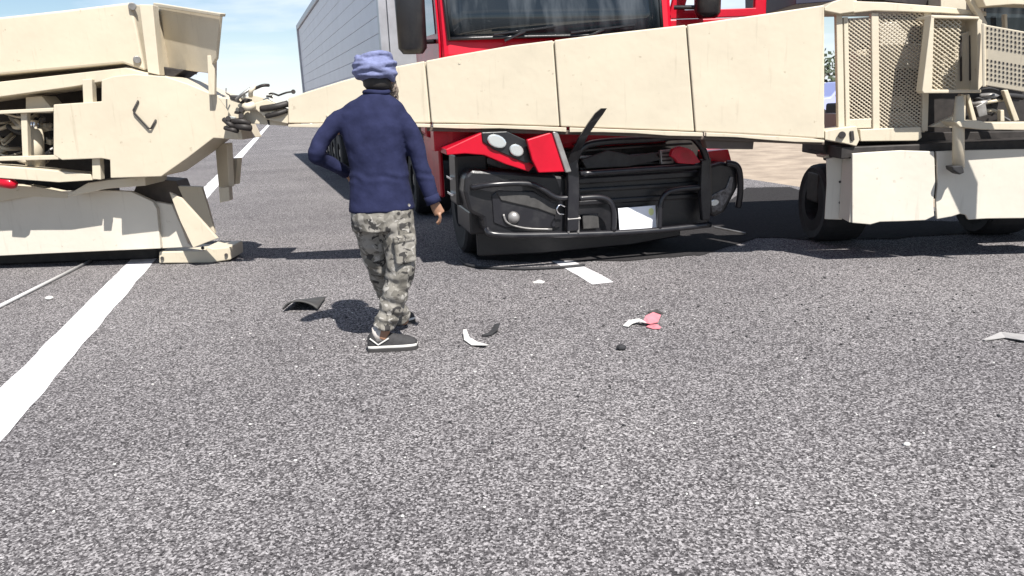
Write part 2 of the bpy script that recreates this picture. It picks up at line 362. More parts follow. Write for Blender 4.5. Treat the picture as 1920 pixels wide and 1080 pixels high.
for i in range(26):                                       # hoses and pipes in the open bay
    x0 = rr.uniform(-60, 60); y0 = rr.uniform(212, 296); x1 = x0+rr.uniform(25, 75); y1 = y0+rr.uniform(-22, 22); Y = rr.uniform(7.75, 8.15)
    mid = P((x0+x1)/2+rr.uniform(-8,8), (y0+y1)/2+rr.uniform(4,22), Y-rr.uniform(0,.12))
    MB().tube(smoothpath([P(x0,y0,Y+.1), mid, P(min(x1,112),y1,Y+.1)], 6), rr.choice((.010,.014,.02,.026)), 7).build(
        'hose' if i % 2 else 'pipe', rr.choice((RUBBER, CREAM, CREAM, STEEL, CREAM)), LMc, smooth=True)
for i in range(7):
    x = rr.uniform(75,100); y = rr.uniform(222,300); MB().box(P(x,y,7.9), (rr.uniform(.05,.12),.1,rr.uniform(.05,.12)), Matrix.Rotation(rr.uniform(-.5,.5),3,'Y')).build('valve', rr.choice((CREAM,STEEL,DARK)), LMc, bevel=.008)
q = P(100,478,8.35); MB().box((q.x-.6, 8.45, .13), (3.6, .5, .26)).build('skid_beam', DARK, LMc, bevel=.02)
MB().box((q.x-.9, 8.9, .75), (2.6, .7, 1.1)).build('chassis', DARK, LMc, bevel=.03)
# hinge joint and torn linkage at the end of the side plate
hz = [('hinge_arm', [(408,182),(440,186),(470,205),(520,212),(538,212),(538,236),(470,232),(440,230),(425,205)], 7.06, .5, CREAM),
      ('hinge_plate', [(470,196),(500,186),(540,205),(540,232),(500,224)], 7.0, .05, CREAM),
      ('crumpled_plate', [(446,192),(462,172),(480,163),(506,166),(511,180),(526,186),(541,184),(541,206),(470,206)], 7.3, .03, mat('pale_grey_paint', (.60,.62,.60), .5, var=.2, scale=12)),
      ('cross_bracket', [(428,178),(468,186),(468,198),(432,186)], 7.05, .3, DARK),
      ('hinge_tongue', [(436,232),(452,240),(455,262),(444,258)], 7.2, .3, CREAM)]
hz.append(('crumpled_plate', [(456,184),(476,178),(500,184),(520,196),(496,204),(468,198)], 7.12, .03, MATS['beige_paint']))
hz.append(('crumpled_plate', [(488,170),(505,163),(512,176),(500,190),(490,184)], 7.2, .03, MATS['pale_grey_paint']))
for n, px, Y, t, m in hz: lp(n, px, Y, t, m)
for i, (a, b, r, m) in enumerate((((490,204),(540,194),.028,DARK),((500,218),(538,207),.022,DARK),((443,187),(470,166),.014,STEEL),((470,180),(478,163),.02,CREAM),((478,166),(504,160),.014,DARK),((505,176),(522,179),.008,DARK),((522,179),(548,172),.008,DARK),((424,166),(430,178),.006,STEEL),((460,200),(475,197),.035,CREAM),((420,224),(440,238),.022,DARK),((422,240),(445,246),.02,DARK),((434,228),(468,232),.026,DARK),((440,236),(470,240),.03,DARK))):
    c = P((a[0]+b[0])/2+rr.uniform(-3,3), (a[1]+b[1])/2+rr.uniform(-3,3), 6.96)
    MB().tube(smoothpath([P(*a,7.0), c, P(*b,7.0)], 4), r, 8).build('broken_hose' if m is DARK else 'linkage_rod', m, LMc, smooth=True)
for i in range(16):
    cx, cy, Y = rr.uniform(424,536), rr.uniform(176,232), rr.uniform(6.97,7.15); k = rr.randint(3,5); a0_ = rr.uniform(0,6); sz = rr.uniform(5,13)
    pts_ = [(cx+sz*rr.uniform(.6,1.3)*math.cos(a0_+6.283*j/k), cy+sz*.6*rr.uniform(.6,1.3)*math.sin(a0_+6.283*j/k)) for j in range(k)]
    pl_ = Plane(P(cx,cy,Y).x, Y, P(cx,cy,Y).x+1, Y+rr.uniform(-.9,.9)); lp('bent_shard', pts_, pl_, .012, rr.choice((CREAM, CREAM, MATS['pale_grey_paint'], DARK, STEEL)), bevel=0)
MB().cyl(P(550,172,6.98), P(550,172,7.02), .02, 10).build('hose_end', DARK, LMc)
for x, y in ((452,205),(428,222),(452,217)): MB().cyl(P(x,y,6.95), P(x,y,7.12), .022, 12).build('hinge_pin', DARK, LMc)

# ================================================================== BOOM
BP = Plane(-1.85, 6.95, 2.45, 6.62)
bb = BP.pt(1000, 240); bb.z = 0
BM = thing('steel_boom', 'long tapered beige box boom of four plates lying across the front of the red truck', 'boom', bb)
top = [(540,183),(640,152),(740,125),(850,104),(960,85),(1130,64),(1290,46),(1420,28),(1546,9)]
bot = [(540,235),(640,235),(740,234),(850,235),(960,238),(1130,244),(1290,250),(1420,256),(1546,264)]
def lerp(tab, x):
    for (x0,y0),(x1,y1) in zip(tab, tab[1:]):
        if x0 <= x <= x1: return y0+(y1-y0)*(x-x0)/(x1-x0)
    return tab[-1][1]
seams = [(540,540),(797,808),(1038,1050),(1287,1303),(1546,1546)]
for i in range(4):
    (ta, ba), (tb, b2) = seams[i], seams[i+1]; e = 1.3
    ta += e if i else 0; ba += e if i else 0; tb -= e if i < 3 else 0; b2 -= e if i < 3 else 0
    px = [(ta, lerp(top, ta))]+[t for t in top if ta+3 < t[0] < tb-3]+[(tb, lerp(top, tb)), (b2, lerp(bot, b2)-4)]+[(x, y-4) for x, y in reversed(bot) if ba+3 < x < b2-3]+[(ba, lerp(bot, ba)-4)]
    plate('plate', px, BP, .035, CREAM, BM, off=[.004,.0,.003,-.002][i], bevel=.010)
core = [(x, y+2) for x, y in top]+[(x, y-5) for x, y in reversed(bot)]
plate('core_box', core, BP, .17, CREAM, BM, off=.041, bevel=.01)
for a, b in ((540,806),(812,1062),(1068,1318),(1324,1546)):
    xs = [a+(b-a)*k/4 for k in range(5)]
    plate('bottom_lip', [(x, lerp(bot,x)-2.6+1.2*math.sin(x*.05)) for x in xs]+[(x, lerp(bot,x)+4.5+1.5*math.sin(x*.031)) for x in reversed(xs)], BP, .05, CREAM, BM, off=-.022, bevel=.004)
plate('under_channel', [(800,238),(1130,246),(1546,267),(1546,272),(1130,254),(800,246)], BP, .16, mat('brown_primer', (.10,.075,.06), .7, var=.3), BM, off=.02)
plate('under_bracket', [(1320,258),(1414,263),(1412,280),(1326,279)], BP, .25, MATS['brown_primer'], BM, off=.05)
for x, y in ((862,118),(614,216)): MB().cyl(BP.pt(x,y,-.004), BP.pt(x,y,.02), .011, 10).build('plug_bolt', CREAM, BM)

# ================================================================== RIGHT MACHINE
Rb = P(1720, 400, 7.0); Rb.z = 0
RM = thing('access_platform', 'beige machine end with mesh guard panels, step box and pale skirt beside the boom', 'machine', Rb)
rp = lambda n, px, Y, t, m=CREAM, **k: plate(n, px, Y, t, m, RM, **k)
# clevis hinge to the boom
rp('clevis', [(1547,246),(1575,240),(1606,236),(1612,262),(1606,274),(1580,268),(1547,262)], 6.62, .25)
MB().cyl(P(1579,253,6.58), P(1579,253,6.9), .03, 14).build('hinge_pin', DARK, RM, bevel=.004)
rp('clevis_slot', [(1594,246),(1601,245),(1603,263),(1596,265)], 6.605, .02, DARK)
rp('top_clevis', [(1546,14),(1560,4),(1590,-6),(1600,-6),(1603,22),(1575,26),(1546,20)], 6.64, .25)
# guard frame
GY = 6.70
for px in ([(1568,28),(1580,28),(1584,238),(1572,240)], [(1582,32),(1591,32),(1594,236),(1586,238)], [(1634,24),(1648,24),(1650,244),(1637,245)], [(1733,22),(1746,22),(1740,246),(1729,246)]):
    rp('frame_post', px, GY, .05)
for px in ([(1568,20),(1604,20),(1604,28),(1568,30)], [(1590,4),(1600,-14),(1606,-14),(1608,22),(1592,22)]): rp('frame_cap', px, GY, .05)
rp('frame_rail', [(1600,2),(1660,4),(1764,12),(1850,22),(1850,30),(1764,24),(1640,20),(1600,24)], GY-.03, .07)
rp('frame_rail', [(1584,224),(1634,222),(1634,240),(1584,242)], GY+.01, .05)
rp('frame_rail', [(1650,240),(1735,238),(1735,248),(1650,250)], GY+.01, .05)
def mesh_panel(x0, y0, x1, y1, Y, nx, ny, name='mesh_panel', strand=.0037, m=CREAM):
    mb = MB(); a = P(x0, y0, Y); b = P(x1, y1, Y); wx = b.x-a.x; hz_ = a.z-b.z; z1 = b.z; pitch = wx/nx
    n = nx+ny*2
    def clip(p, d):
        t0, t1 = -1e9, 1e9
        for o_, dd, lo, hi in ((p[0], d[0], 0, wx), (p[1], d[1], 0, hz_)):
            ta, tb = (lo-o_)/dd, (hi-o_)/dd
            if ta > tb: ta, tb = tb, ta
            t0 = max(t0, ta); t1 = min(t1, tb)
        return (t0, t1) if t1-t0 > 0.01 else None
    for sgn in (1, -1):
        k = -40
        while k < 80:
            p = (k*pitch, 0); d = (1.0*sgn, 0.72); c = clip(p, d)
            if c:
                q0 = Vector((a.x+p[0]+d[0]*c[0], Y+.004*sgn, z1+p[1]+d[1]*c[0])); q1 = Vector((a.x+p[0]+d[0]*c[1], Y+.004*sgn, z1+p[1]+d[1]*c[1]))
                u = (q1-q0).normalized(); nn = Vector((-u.z, 0, u.x))*strand; yy = Vector((0, .007, 0))
                mb.add([q0-nn-yy, q0+nn-yy, q1+nn-yy, q1-nn-yy, q0-nn+yy, q0+nn+yy, q1+nn+yy, q1-nn+yy], [(0,3,2,1),(4,5,6,7),(0,1,5,4),(2,3,7,6),(1,2,6,5),(0,4,7,3)])
            k += 1
    o = mb.build(name, m, RM); o['kind'] = 'stuff'; return o
mesh_panel(1592, 36, 1636, 226, GY+.025, 6, 1)
mesh_panel(1648, 26, 1734, 242, GY+.025, 11, 1)
# things behind the mesh
rp('inner_tank', [(1606,96),(1626,92),(1632,150),(1610,158)], 7.0, .15)
rp('inner_panel', [(1650,44),(1680,40),(1700,60),(1704,84),(1650,86)], 6.95, .15, CREAMB)
rp('inner_panel', [(1650,90),(1700,88),(1704,128),(1650,130)], 6.93, .15, CREAMB)
rp('inner_tank', [(1650,186),(1695,180),(1695,202),(1650,205)], 7.0, .15)
rp('dark_bulkhead', [(1592,34),(1735,24),(1735,240),(1592,236)], 7.2, .2, DARK)
rp('inner_housing', [(1700,80),(1740,84),(1734,250),(1690,250),(1694,200)], 7.05, .5, DARK)
rp('inner_deck', [(1588,214),(1700,210),(1730,240),(1725,262),(1613,264),(1588,250)], 6.95, .5)
rp('platform_edge', [(1612,243),(1726,238),(1729,258),(1720,264),(1614,265)], 6.66, .3)
# folding step box
sb = rp('step_box', [(1836,30),(1842,42),(1842,158),(1834,172),(1737,172),(1733,166),(1745,30)], 6.62, .06)
rp('step_flange', [(1729,170),(1746,30),(1752,30),(1748,168),(1840,168),(1840,174),(1732,175)], 6.44, .10)
rp('step_top', [(1746,28),(1836,31),(1838,36),(1746,34)], 6.44, .24)
rp('step_end', [(1832,32),(1842,38),(1843,160),(1834,170)], 6.46, .2)
rp('slot_panel', [(1790,66),(1824,56),(1832,64),(1834,160),(1826,168),(1790,168)], 6.57, .03)
rp('slot', [(1800,68),(1804,67),(1805,152),(1801,153)], 6.555, .012, DARK)
rp('slot', [(1818,66),(1821,65),(1822,150),(1818,152)], 6.555, .012, DARK)
stp = mesh_panel(1750, 36, 1790, 167, 6.50, 5, 1, 'tread_grating', .0037)
tp_ = mb = MB()                                     # serrated buttons of the tread
for r_ in range(15):
    for c_ in range(5):
        q0 = P(1753+c_*8+(4 if r_ % 2 else 0), 40+r_*8.5, 6.53); mb.box(q0, (.026, .03, .016))
o = mb.build('tread_teeth', CREAM, RM); o['kind'] = 'stuff'
# slotted step boards on the far side
sp = Plane(P(1846,100,6.22).x, 6.22, P(1980,100,5.95).x, 5.95)
rp('slotted_step', [(1846,46),(2060,84),(2060,196),(1846,160)], sp, .03)
mb = MB()
for r_ in range(12):
    if r_ in (5, 6): continue
    for c_ in range(26):
        x = 1850+c_*7.5; y = 50+r_*8.6+(x-1846)*.17; mb.prism([sp.pt(x,y,-.003), sp.pt(x+3.0,y+.4,-.003), sp.pt(x+3.4,y+4.6,-.003), sp.pt(x+.4,y+4.2,-.003)], sp.n*.01)
o = mb.build('slots', DARK, RM); o['kind'] = 'stuff'
rp('step_side', [(1840,44),(1847,44),(1848,162),(1842,164)], sp, .25, off=-.02)
rp('cab_frame', [(1812,-10),(1826,-10),(1852,44),(1846,52)], 6.6, .06)
rp('cab_frame', [(1838,-12),(2060,-12),(2060,14),(1900,8),(1848,12)], 6.5, .2)
rp('cab_frame', [(1884,26),(1889,26),(1890,56),(1885,55)], 6.7, .05)
rp('cab_window', [(1848,8),(2060,8),(2060,90),(1848,56)], 6.8, .03, GLASS)
rp('bulkhead', [(1764,-10),(1812,-10),(1812,22),(1764,14)], 6.9, .3)
rp('dark_cowl', [(1630,-14),(1762,-14),(1762,14),(1660,2)], 7.1, .3, DARK)
# bay below the steps
rp('bay_housing', [(1730,160),(2060,150),(2060,250),(1725,250)], 7.0, .8, DARK)
rp('bay_plate', [(1742,238),(1790,216),(1802,176),(1812,178),(1810,232),(1790,240)], 6.7, .05)
rp('bay_brace', [(1882,170),(1890,168),(1912,226),(1902,228)], 6.75, .05)
rp('bay_brace', [(1812,178),(1818,176),(1832,226),(1824,228)], 6.72, .05)
rp('bay_box', [(1830,200),(1848,190),(1852,216),(1836,220)], 6.8, .1, STEEL)
rp('bay_rod', [(1876,206),(1883,206),(1884,228),(1876,228)], 6.7, .05)
for i in range(10):
    x0 = rr.uniform(1815,1870); y0 = rr.uniform(172,220); Y = rr.uniform(6.85,6.98)
    MB().tube(smoothpath([P(x0,y0,Y), P(x0+rr.uniform(10,30),y0+rr.uniform(-10,14),Y-.05), P(x0+rr.uniform(30,60),y0+rr.uniform(-8,20),Y)],5), rr.choice((.01,.016,.024)), 7).build('hose', rr.choice((RUBBER,STEEL,CREAM)), RM, smooth=True)
rp('cross_beam', [(1790,228),(1836,226),(1850,230),(2060,228),(2060,246),(1840,243),(1800,238)], 6.38, .22)
lg = MB().tube([P(1799,180,6.46),P(1797,236,6.46),P(1797,314,6.46)], [.03,.045,.046], 14).build('drop_leg', CREAM, RM, smooth=True)
MB().prism([P(1785,312,6.40),P(1806,310,6.40),P(1809,324,6.40),P(1800,328,6.40),P(1787,319,6.40)], (0,.11,0)).build('rubber_foot', RUBBER, lg, bevel=.01)
rp('under_beam', [(1612,250),(2060,244),(2060,282),(1612,284)], 6.95, .5, DARK)
# pale skirt, torn along the bottom
skp = Plane(P(1598,350,6.6).x, 6.6, P(1920,350,6.52).x, 6.52)
rp('skirt_panel', [(1598,288),(1622,286),(1690,282),(1752,284),(1754,345),(1750,380),(1752,405),(1735,413),(1690,415),(1650,416),(1632,421),(1598,418)], skp, .03, CREAMB)
rp('skirt_panel', [(1756,284),(1800,282),(1900,280),(2080,278),(2080,408),(1930,409),(1850,410),(1816,412),(1811,403),(1800,401),(1785,406),(1757,411),(1755,380),(1758,345)], skp, .03, CREAMB, off=.012)
side_a = P(1597,350,6.62)
zt, zb = P(1597,289,6.62).z, P(1597,417,6.62).z
MB().prism([Vector((side_a.x,6.62,zt)),Vector((side_a.x,6.62,zb)),Vector((side_a.x-.01,6.82,zb+.02)),Vector((side_a.x-.01,6.82,zt))], (.03,0,0)).build('skirt_return', CREAMB, RM, bevel=.004)
xa = P(1579,350,6.83).x; sdp = Plane(xa, 6.83, xa-.2, 6.90)
rp('skirt_return', [(1580,291),(1579,412),(1546,411),(1550,345),(1549,298)], sdp, .03, CREAMB)
MB().box((4.4,7.1,P(1700,276,7.0).z), (3.1,.9,.10)).build('sun_block_deck', DARK, RM, bevel=.01)  # added deck, blocks sun that would slip over the skirt
for y in (341, 380): MB().cyl(sdp.pt(1575,y,-.01), sdp.pt(1575,y,.02), .012, 8).build('rivet', DARK, RM)
rp('skirt_lip', [(1546,292),(1574,286),(1574,291),(1548,297)], 6.9, .2)
rp('hinge_block', [(1545,264),(1576,268),(1608,272),(1606,288),(1574,290),(1545,285)], 6.95, .4, DARK)
def wheel(parent, c, r, wdt, axis, tyre_m=RUBBER, rim=True, name='wheel'):
    ax = Vector(axis).normalized(); c = Vector(c); prof = [(.45,.50),(.72,.48),(.90,.50),(.97,.44),(1.0,.30),(1.0,-.30),(.97,-.44),(.90,-.50),(.72,-.48),(.45,-.50)]
    a = Vector((0,0,1)); b = ax.cross(a); seg = 36; mb = MB(); vs = []; fs = []
    for k in range(seg):
        t = 2*math.pi*k/seg; d = a*math.cos(t)+b*math.sin(t); vs += [c+d*(r*p)+ax*(q*wdt) for p, q in prof]
    n = len(prof)
    for k in range(seg):
        for i in range(n): fs.append((k*n+i, k*n+(i+1) % n, ((k+1) % seg)*n+(i+1) % n, ((k+1) % seg)*n+i))
    t_ = MB().add(vs, fs).build('tyre', tyre_m, parent, smooth=False)
    mb = MB().tube([c-ax*wdt*.30, c-ax*wdt*.18], [r*.5, r*.5], 24)
    mb.tube([c-ax*wdt*.46, c-ax*wdt*.30], [r*.17, r*.20], 16)
    mb.build('rim', STEEL, t_, bevel=.005); return t_
for x, Y in ((3.27, 7.75), (4.9, 7.75), (5.6, 7.75)): wheel(RM, (x, Y, .39), .39, .44, (-1,0,0))
rp('upper_shade_housing', [(1492,-60),(1492,8),(1546,4),(1600,0),(2060,-4),(2060,-120),(1520,-120)], 7.35, 1.5, mat('dark_navy_paint', (.03,.03,.055), .5, var=.3))  # dark lower edge is visible; bulk above the view added to cast shade
MB().box((4.5, 7.75, .55), (2.9, .3, .3)).build('axle_beam', DARK, RM, bevel=.02)
MB().box((4.7, 7.9, 1.05), (2.6, 1.0, .6)).build('chassis', DARK, RM, bevel=.02)

# ================================================================== TRUCK
YAW = rad(13); T0 = Vector((-0.437, 6.715, 0)); TS = 0.93; tx = Vector((math.cos(YAW), math.sin(YAW), 0)); ty = Vector((-math.sin(YAW), math.cos(YAW), 0))
TR = thing('red_truck', 'red cab-over truck with smashed grille and black bull bar wedged under the beige boom', 'truck', T0, YAW)
def tw(x, y, z): return T0+tx*(x*TS)+ty*(y*TS)+Vector((0,0,EYE+(z-EYE)*TS))
TPL = Plane(T0.x, T0.y, T0.x+tx.x, T0.y+tx.y)
tp = lambda x, y, off=0.0: TPL.pt(x, y, off)
def tplate(n, px, off, thick, m, parent=None, bevel=.008, **k): return plate(n, px, TPL, thick, m, parent or TR, off=off, bevel=bevel, **k)
# cab shell: side profile carried across the width
prof = [(.34,1.02),(.30,1.5),(.28,1.95),(.30,2.08),(.42,2.75),(.56,3.35),(.85,3.72),(1.3,3.8),(2.35,3.8),(2.4,3.7),(2.4,1.15),(1.95,1.12),(1.85,1.32),(1.55,1.5),(1.15,1.5),(.85,1.32),(.75,1.02)]
mb = MB(); mb.prism([tw(-.02,y,z) for y,z in prof], tx*2.16); mb.build('cab_shell', RED, TR, bevel=.05)
# windscreen, slightly bowed
vs = []; fs = []; nu = 14; nv = 5
for j in range(nv+1):
    t = j/nv; z = 2.10+t*1.2; y0 = .285+t*.24
    for i in range(nu+1):
        u = i/nu; s = 2*u-1; vs.append(tw(.045-.03*t+u*(2.11+.04*t), y0-.06+.055*s*s*s*s, z))
for j in range(nv):
    for i in range(nu): fs.append((j*(nu+1)+i, j*(nu+1)+i+1, (j+1)*(nu+1)+i+1, (j+1)*(nu+1)+i))
ws = MB().add(vs, fs).build('windscreen', GLASS, TR, smooth=True); sm = ws.modifiers.new('t','SOLIDIFY'); sm.thickness = .012; sm.offset = -1
edge = [tw(.235-.02*t, .285+t*.24+.02, 2.08+t*1.24) for t in (0,.25,.5,.75,1)]
MB().tube([tw(.042-.03*t, .275+t*.24, 2.10+t*1.2) for t in (-.02,.25,.5,.75,1)], .016, 8).build('windscreen_seal', BLACKP, TR, smooth=True)
MB().tube([tw(.042+2.115*u/10, .225+.055*(2*u/10-1)**4, 2.085) for u in range(11)], .016, 8).build('windscreen_seal', BLACKP, TR, smooth=True)
MB().tube([tw(2.165+.01*t, .275+t*.24, 2.10+t*1.2) for t in (0,.25,.5,.75,1)], .016, 8).build('windscreen_seal', BLACKP, TR, smooth=True)
for x0, x1 in ((.45,1.05),(1.2,1.85)):
    wp = MB().tube([tw(x0,.20,2.11), tw(x1,.21,2.17)], .010, 6).tube([tw(x0+.1,.19,2.05), tw((x0+x1)/2,.19,2.13)], .012, 6); wp.build('wiper', BLACKP, TR)
# image-left door with window, handle, deflector
MB().prism([tw(-.022,y,z) for y,z in ((.40,1.5),(.36,2.05),(.62,3.3),(1.75,3.3),(1.75,1.55),(1.6,1.45),(1.1,1.45),(.8,1.3),(.45,1.3))], -tx*.02).build('cab_door', RED, TR, bevel=.01)
MB().prism([tw(-.046,y,z) for y,z in ((.50,2.15),(.72,3.15),(1.62,3.15),(1.62,2.2))], -tx*.006).build('door_window', SIDEG, TR)
MB().tube([tw(-.05,1.6,1.62),tw(-.09,1.58,1.62),tw(-.09,1.35,1.62),tw(-.05,1.33,1.62)], .014, 8).build('door_handle', CHROME, TR)
MB().tube([tw(-.04,.80,1.26),tw(-.10,.80,1.26),tw(-.10,.62,1.32),tw(-.04,.62,1.32)], .013, 8).build('grab_handle', CHROME, TR)
# wheel arch, side skirt and steps
MB().prism([tw(.12,y,z) for y,z in ((.75,1.02),(.85,1.32),(1.15,1.5),(1.55,1.5),(1.85,1.32),(1.95,1.0),(1.88,.98),(1.78,1.26),(1.5,1.42),(1.2,1.42),(.92,1.26),(.82,.98))], -tx*.06).build('wheel_arch', BLACKP, TR, bevel=.01)
MB().prism([tw(.12,y,z) for y,z in ((1.98,.42),(1.98,1.12),(3.3,1.12),(3.3,.42))], tx*.05).build('side_skirt', RED, TR, bevel=.02)
MB().prism([tw(.05,y,z) for y,z in ((.40,.52),(.36,1.02),(.74,1.02),(.80,.52))], tx*.30).build('step_well', BLACKP, TR, bevel=.02)
for z in (.62,.78): MB().box(tw(.04,.62,z), (.05,.22,.025), Matrix.Rotation(YAW,3,'Z')).build('step_tread', CHROME, TR, bevel=.004)
def tg(x, y, z): q = tw(x, y, 0); q.z = z; return q
wheel(TR, tg(.36,1.26,.48), .48, .30, tx); wheel(TR, tg(2.36,1.26,.48), .48, .30, -tx)
for x in (.34,2.36): wheel(TR, tg(x,4.6,.48), .48, .5, tx if x < 1 else -tx)
MB().box(tw(1.35,3.3,.85), (.85,5.4,.28), Matrix.Rotation(YAW,3,'Z')).build('chassis_rail', DARK, TR, bevel=.02)
MB().box(tw(1.35,1.36,.55), (2.0,.14,.16), Matrix.Rotation(YAW,3,'Z')).build('front_axle', DARK, TR, bevel=.02)
MB().box(tw(1.35,4.6,.52), (2.0,.2,.24), Matrix.Rotation(YAW,3,'Z')).build('rear_axle', DARK, TR, bevel=.02)
MB().tube([tw(.22,2.62,.9), tw(.22,2.62,3.7)], .07, 14).build('exhaust_stack', CHROME, TR, smooth=True)
MB().box(tw(1.35,2.5,2.0), (2.2,.1,2.2), Matrix.Rotation(YAW,3,'Z')).build('cab_rear_panel', DARK, TR)
# mirrors
def mirror(x, y, z0, z1, wd, nm='mirror'):
    r = [(tw(x,y,z0), wd*.35, .07, YAW), (tw(x,y,z0+.05), wd*.5, .09, YAW), (tw(x,y,(z0+z1)/2), wd*.52, .10, YAW), (tw(x,y,z1-.05), wd*.5, .09, YAW), (tw(x,y,z1), wd*.35, .07, YAW)]
    m_ = MB().loft(r, 20).build(nm, BLACKP, TR, smooth=True)
    sg = 1 if x < 1 else -1
    MB().tube([tw(x, y, z1-.1), tw(x+sg*.22, y+.12, z1+.05)], .02, 8).build('mirror_arm', BLACKP, m_)
    MB().tube([tw(x, y, z0+.1), tw(x+sg*.28, y+.16, z0+.12)], .02, 8).build('mirror_arm', BLACKP, m_)
    MB().prism([tw(x-wd*.38, y+.10, z0+.08), tw(x+wd*.38, y+.10, z0+.08), tw(x+wd*.38, y+.10, z1-.08), tw(x-wd*.38, y+.10, z1-.08)], ty*.008).build('mirror_glass', CHROME, m_)
mirror(-.28, .42, 1.97, 2.95, .25); mirror(2.58, .14, 2.215, 3.1, .24)
# image-right door standing open, hinged at the front corner
da = rad(-8); dd = tx*math.cos(da)+ty*math.sin(da)
hx = tw(2.31,.44,0)
def dw(s, z, o_=0): return hx+dd*s+Vector((0,0,z))+ty*o_
def ring_prism(outer, inner, vec):
    mb = MB(); n = len(outer); vec = Vector(vec); vs = list(outer)+list(inner)+[p+vec for p in outer]+[p+vec for p in inner]; fs = []
    for i in range(n):
        j = (i+1) % n; fs += [(i, j, n+j, n+i), (2*n+i, 3*n+i, 3*n+j, 2*n+j), (i, 2*n+i, 2*n+j, j), (n+i, n+j, 3*n+j, 3*n+i)]
    return mb.add(vs, fs)
MB().prism([dw(s,z) for s,z in ((.02,1.40),(-.0,2.08),(.94,2.08),(.94,1.40))], ty*.05).build('open_door', RED, TR, bevel=.012, label='red cab door standing wide open')
ring_prism([dw(0,2.085),dw(.30,3.3),dw(.94,3.3),dw(.94,2.085)], [dw(.15,2.16),dw(.42,3.2),dw(.83,3.2),dw(.83,2.16)], ty*.05).build('open_door_frame', RED, TR, bevel=.01)
# ---------------- smashed front: bumper, lamps, grille
tplate('fender_panel', [(836,280),(905,248),(925,262),(1002,310),(992,322),(948,308),(908,291),(872,288),(838,291)], -.02, .34, RED)
tplate('fender_panel', [(812,240),(915,238),(912,252),(836,282),(815,284)], .32, .2, RED)
hl = tplate('headlight', [(903,248),(950,246),(985,262),(998,304),(985,306),(925,280),(905,266)], -.035, .10, BLACKP)
def pxell(cx, cy, rx, ry, ang, n=16): return [(cx+rx*math.cos(t)*math.cos(ang)-ry*math.sin(t)*math.sin(ang), cy+rx*math.cos(t)*math.sin(ang)+ry*math.sin(t)*math.cos(ang)) for t in [2*math.pi*k/n for k in range(n)]]
tplate('lamp_lens', pxell(932,265,19,12,.38), -.062, .03, LENS, hl, bevel=.012); tplate('lamp_lens', pxell(969,282,14,11,.45), -.062, .03, LENS, hl, bevel=.012)
tplate('hood_panel', [(988,262),(1036,247),(1046,262),(1062,322),(1010,324),(998,300)], -.13, .05, RED)
tplate('hood_edge', [(1036,247),(1046,246),(1072,322),(1061,324)], -.15, .09, STEEL)
for px in ([(1052,248),(1320,240),(1325,330),(1070,330)],): tplate('radiator', px, .42, .25, DARK)
for i in range(6):
    y = 262+i*11; j = rr.uniform(-5, 5)
    tplate('grille_slat', [(1078+i*2, y+8), (1170+rr.uniform(-20,20), y+3+j), (1298, y-5+j*.4), (1299, y-1+j*.4), (1170, y+8+j), (1080+i*2, y+13)], .20+rr.uniform(-.03,.08), .06, rr.choice((BLACKP, BLACKP, STEEL)), bevel=.004)
tplate('crumpled_liner', [(1090,300),(1140,282),(1190,292),(1228,286),(1240,300),(1180,312),(1100,316)], .14, .05, TAN)
tplate('broken_bracket', [(1238,282),(1262,280),(1264,306),(1240,308)], .12, .05, STEEL)
for k in range(3): tplate('bracket_fin', [(1242,286+k*7),(1260,285+k*7),(1260,288+k*7),(1242,289+k*7)], .11, .02, DARK)
tplate('broken_panel', [(1262,280),(1275,274),(1290,278),(1300,284),(1314,304),(1300,308),(1272,306),(1266,298),(1258,292)], -.06, .06, REDIN)
tplate('corner_panel', [(1326,284),(1366,280),(1372,302),(1330,308)], .22, .3, RED)
# bumper: left corner, centre, right corner
bumL = MB()
def bum_px(px, off, th): return MB().prism([tp(x,y,off) for x,y in px], ty*th)
bum_px([(872,330),(885,318),(960,322),(1064,330),(1066,350),(1064,440),(918,442),(908,432),(905,410),(880,398),(870,360)], .08, .42).build('bumper', BLACKP, TR, bevel=.03)
tplate('fog_pocket', [(922,366),(935,356),(1000,358),(1040,385),(1042,428),(950,428),(926,418)], .066, .03, BLACKT)
tplate('pocket_blade', [(930,358),(1000,360),(1042,382),(1043,404),(1010,392),(940,376)], .05, .03, TAN)
MB().ell(tp(963,408,.05), (.055,.04,.055)).build('fog_lamp', LENS if False else STEEL, TR, smooth=True)
MB().tube(smoothpath([tp(944,402,.05), tp(952,418,.05), tp(985,428,.05), tp(1035,430,.05)],4), .010, 6).build('pocket_trim', STEEL, TR, smooth=True)
bum_px([(1064,322),(1200,312),(1330,306),(1334,360),(1330,428),(1180,436),(1064,442)], .16, .3).build('bumper_centre', BLACKP, TR, bevel=.03)
for y, hgt, of in ((330,12,.10),(350,8,.12),(372,10,.13)):
    tplate('bumper_rib', [(1085,y+4),(1310,y-10),(1310,y-10+hgt),(1085,y+4+hgt)], of, .08, BLACKP, bevel=.012)
bum_px([(1322,312),(1352,304),(1376,306),(1386,320),(1384,352),(1360,398),(1340,408),(1330,402)], .06, .45).build('bumper_corner', BLACKP, TR, bevel=.03)
cl_ = tplate('corner_lamp', [(1328,372),(1342,362),(1362,352),(1370,330),(1376,332),(1372,360),(1352,396),(1334,398)], .045, .03, mat('smoked_lens', (.16,.16,.17), .12, .3, col2=(.03,.03,.03), scale=25), bevel=.006)
tplate('lamp_bulb', pxell(1340,380,9,6,-.3), .03, .02, LENS, bevel=.006)
np_ = tplate('number_plate', [(1159,391),(1229,385),(1231,428),(1162,434)], .075, .012, PLATEM, bevel=.003)
tplate('plate_sticker', pxell(1221,397,5,7,0,10), .072, .003, mat('yellow_sticker', (.75,.78,.35), .5), np_, bevel=0)
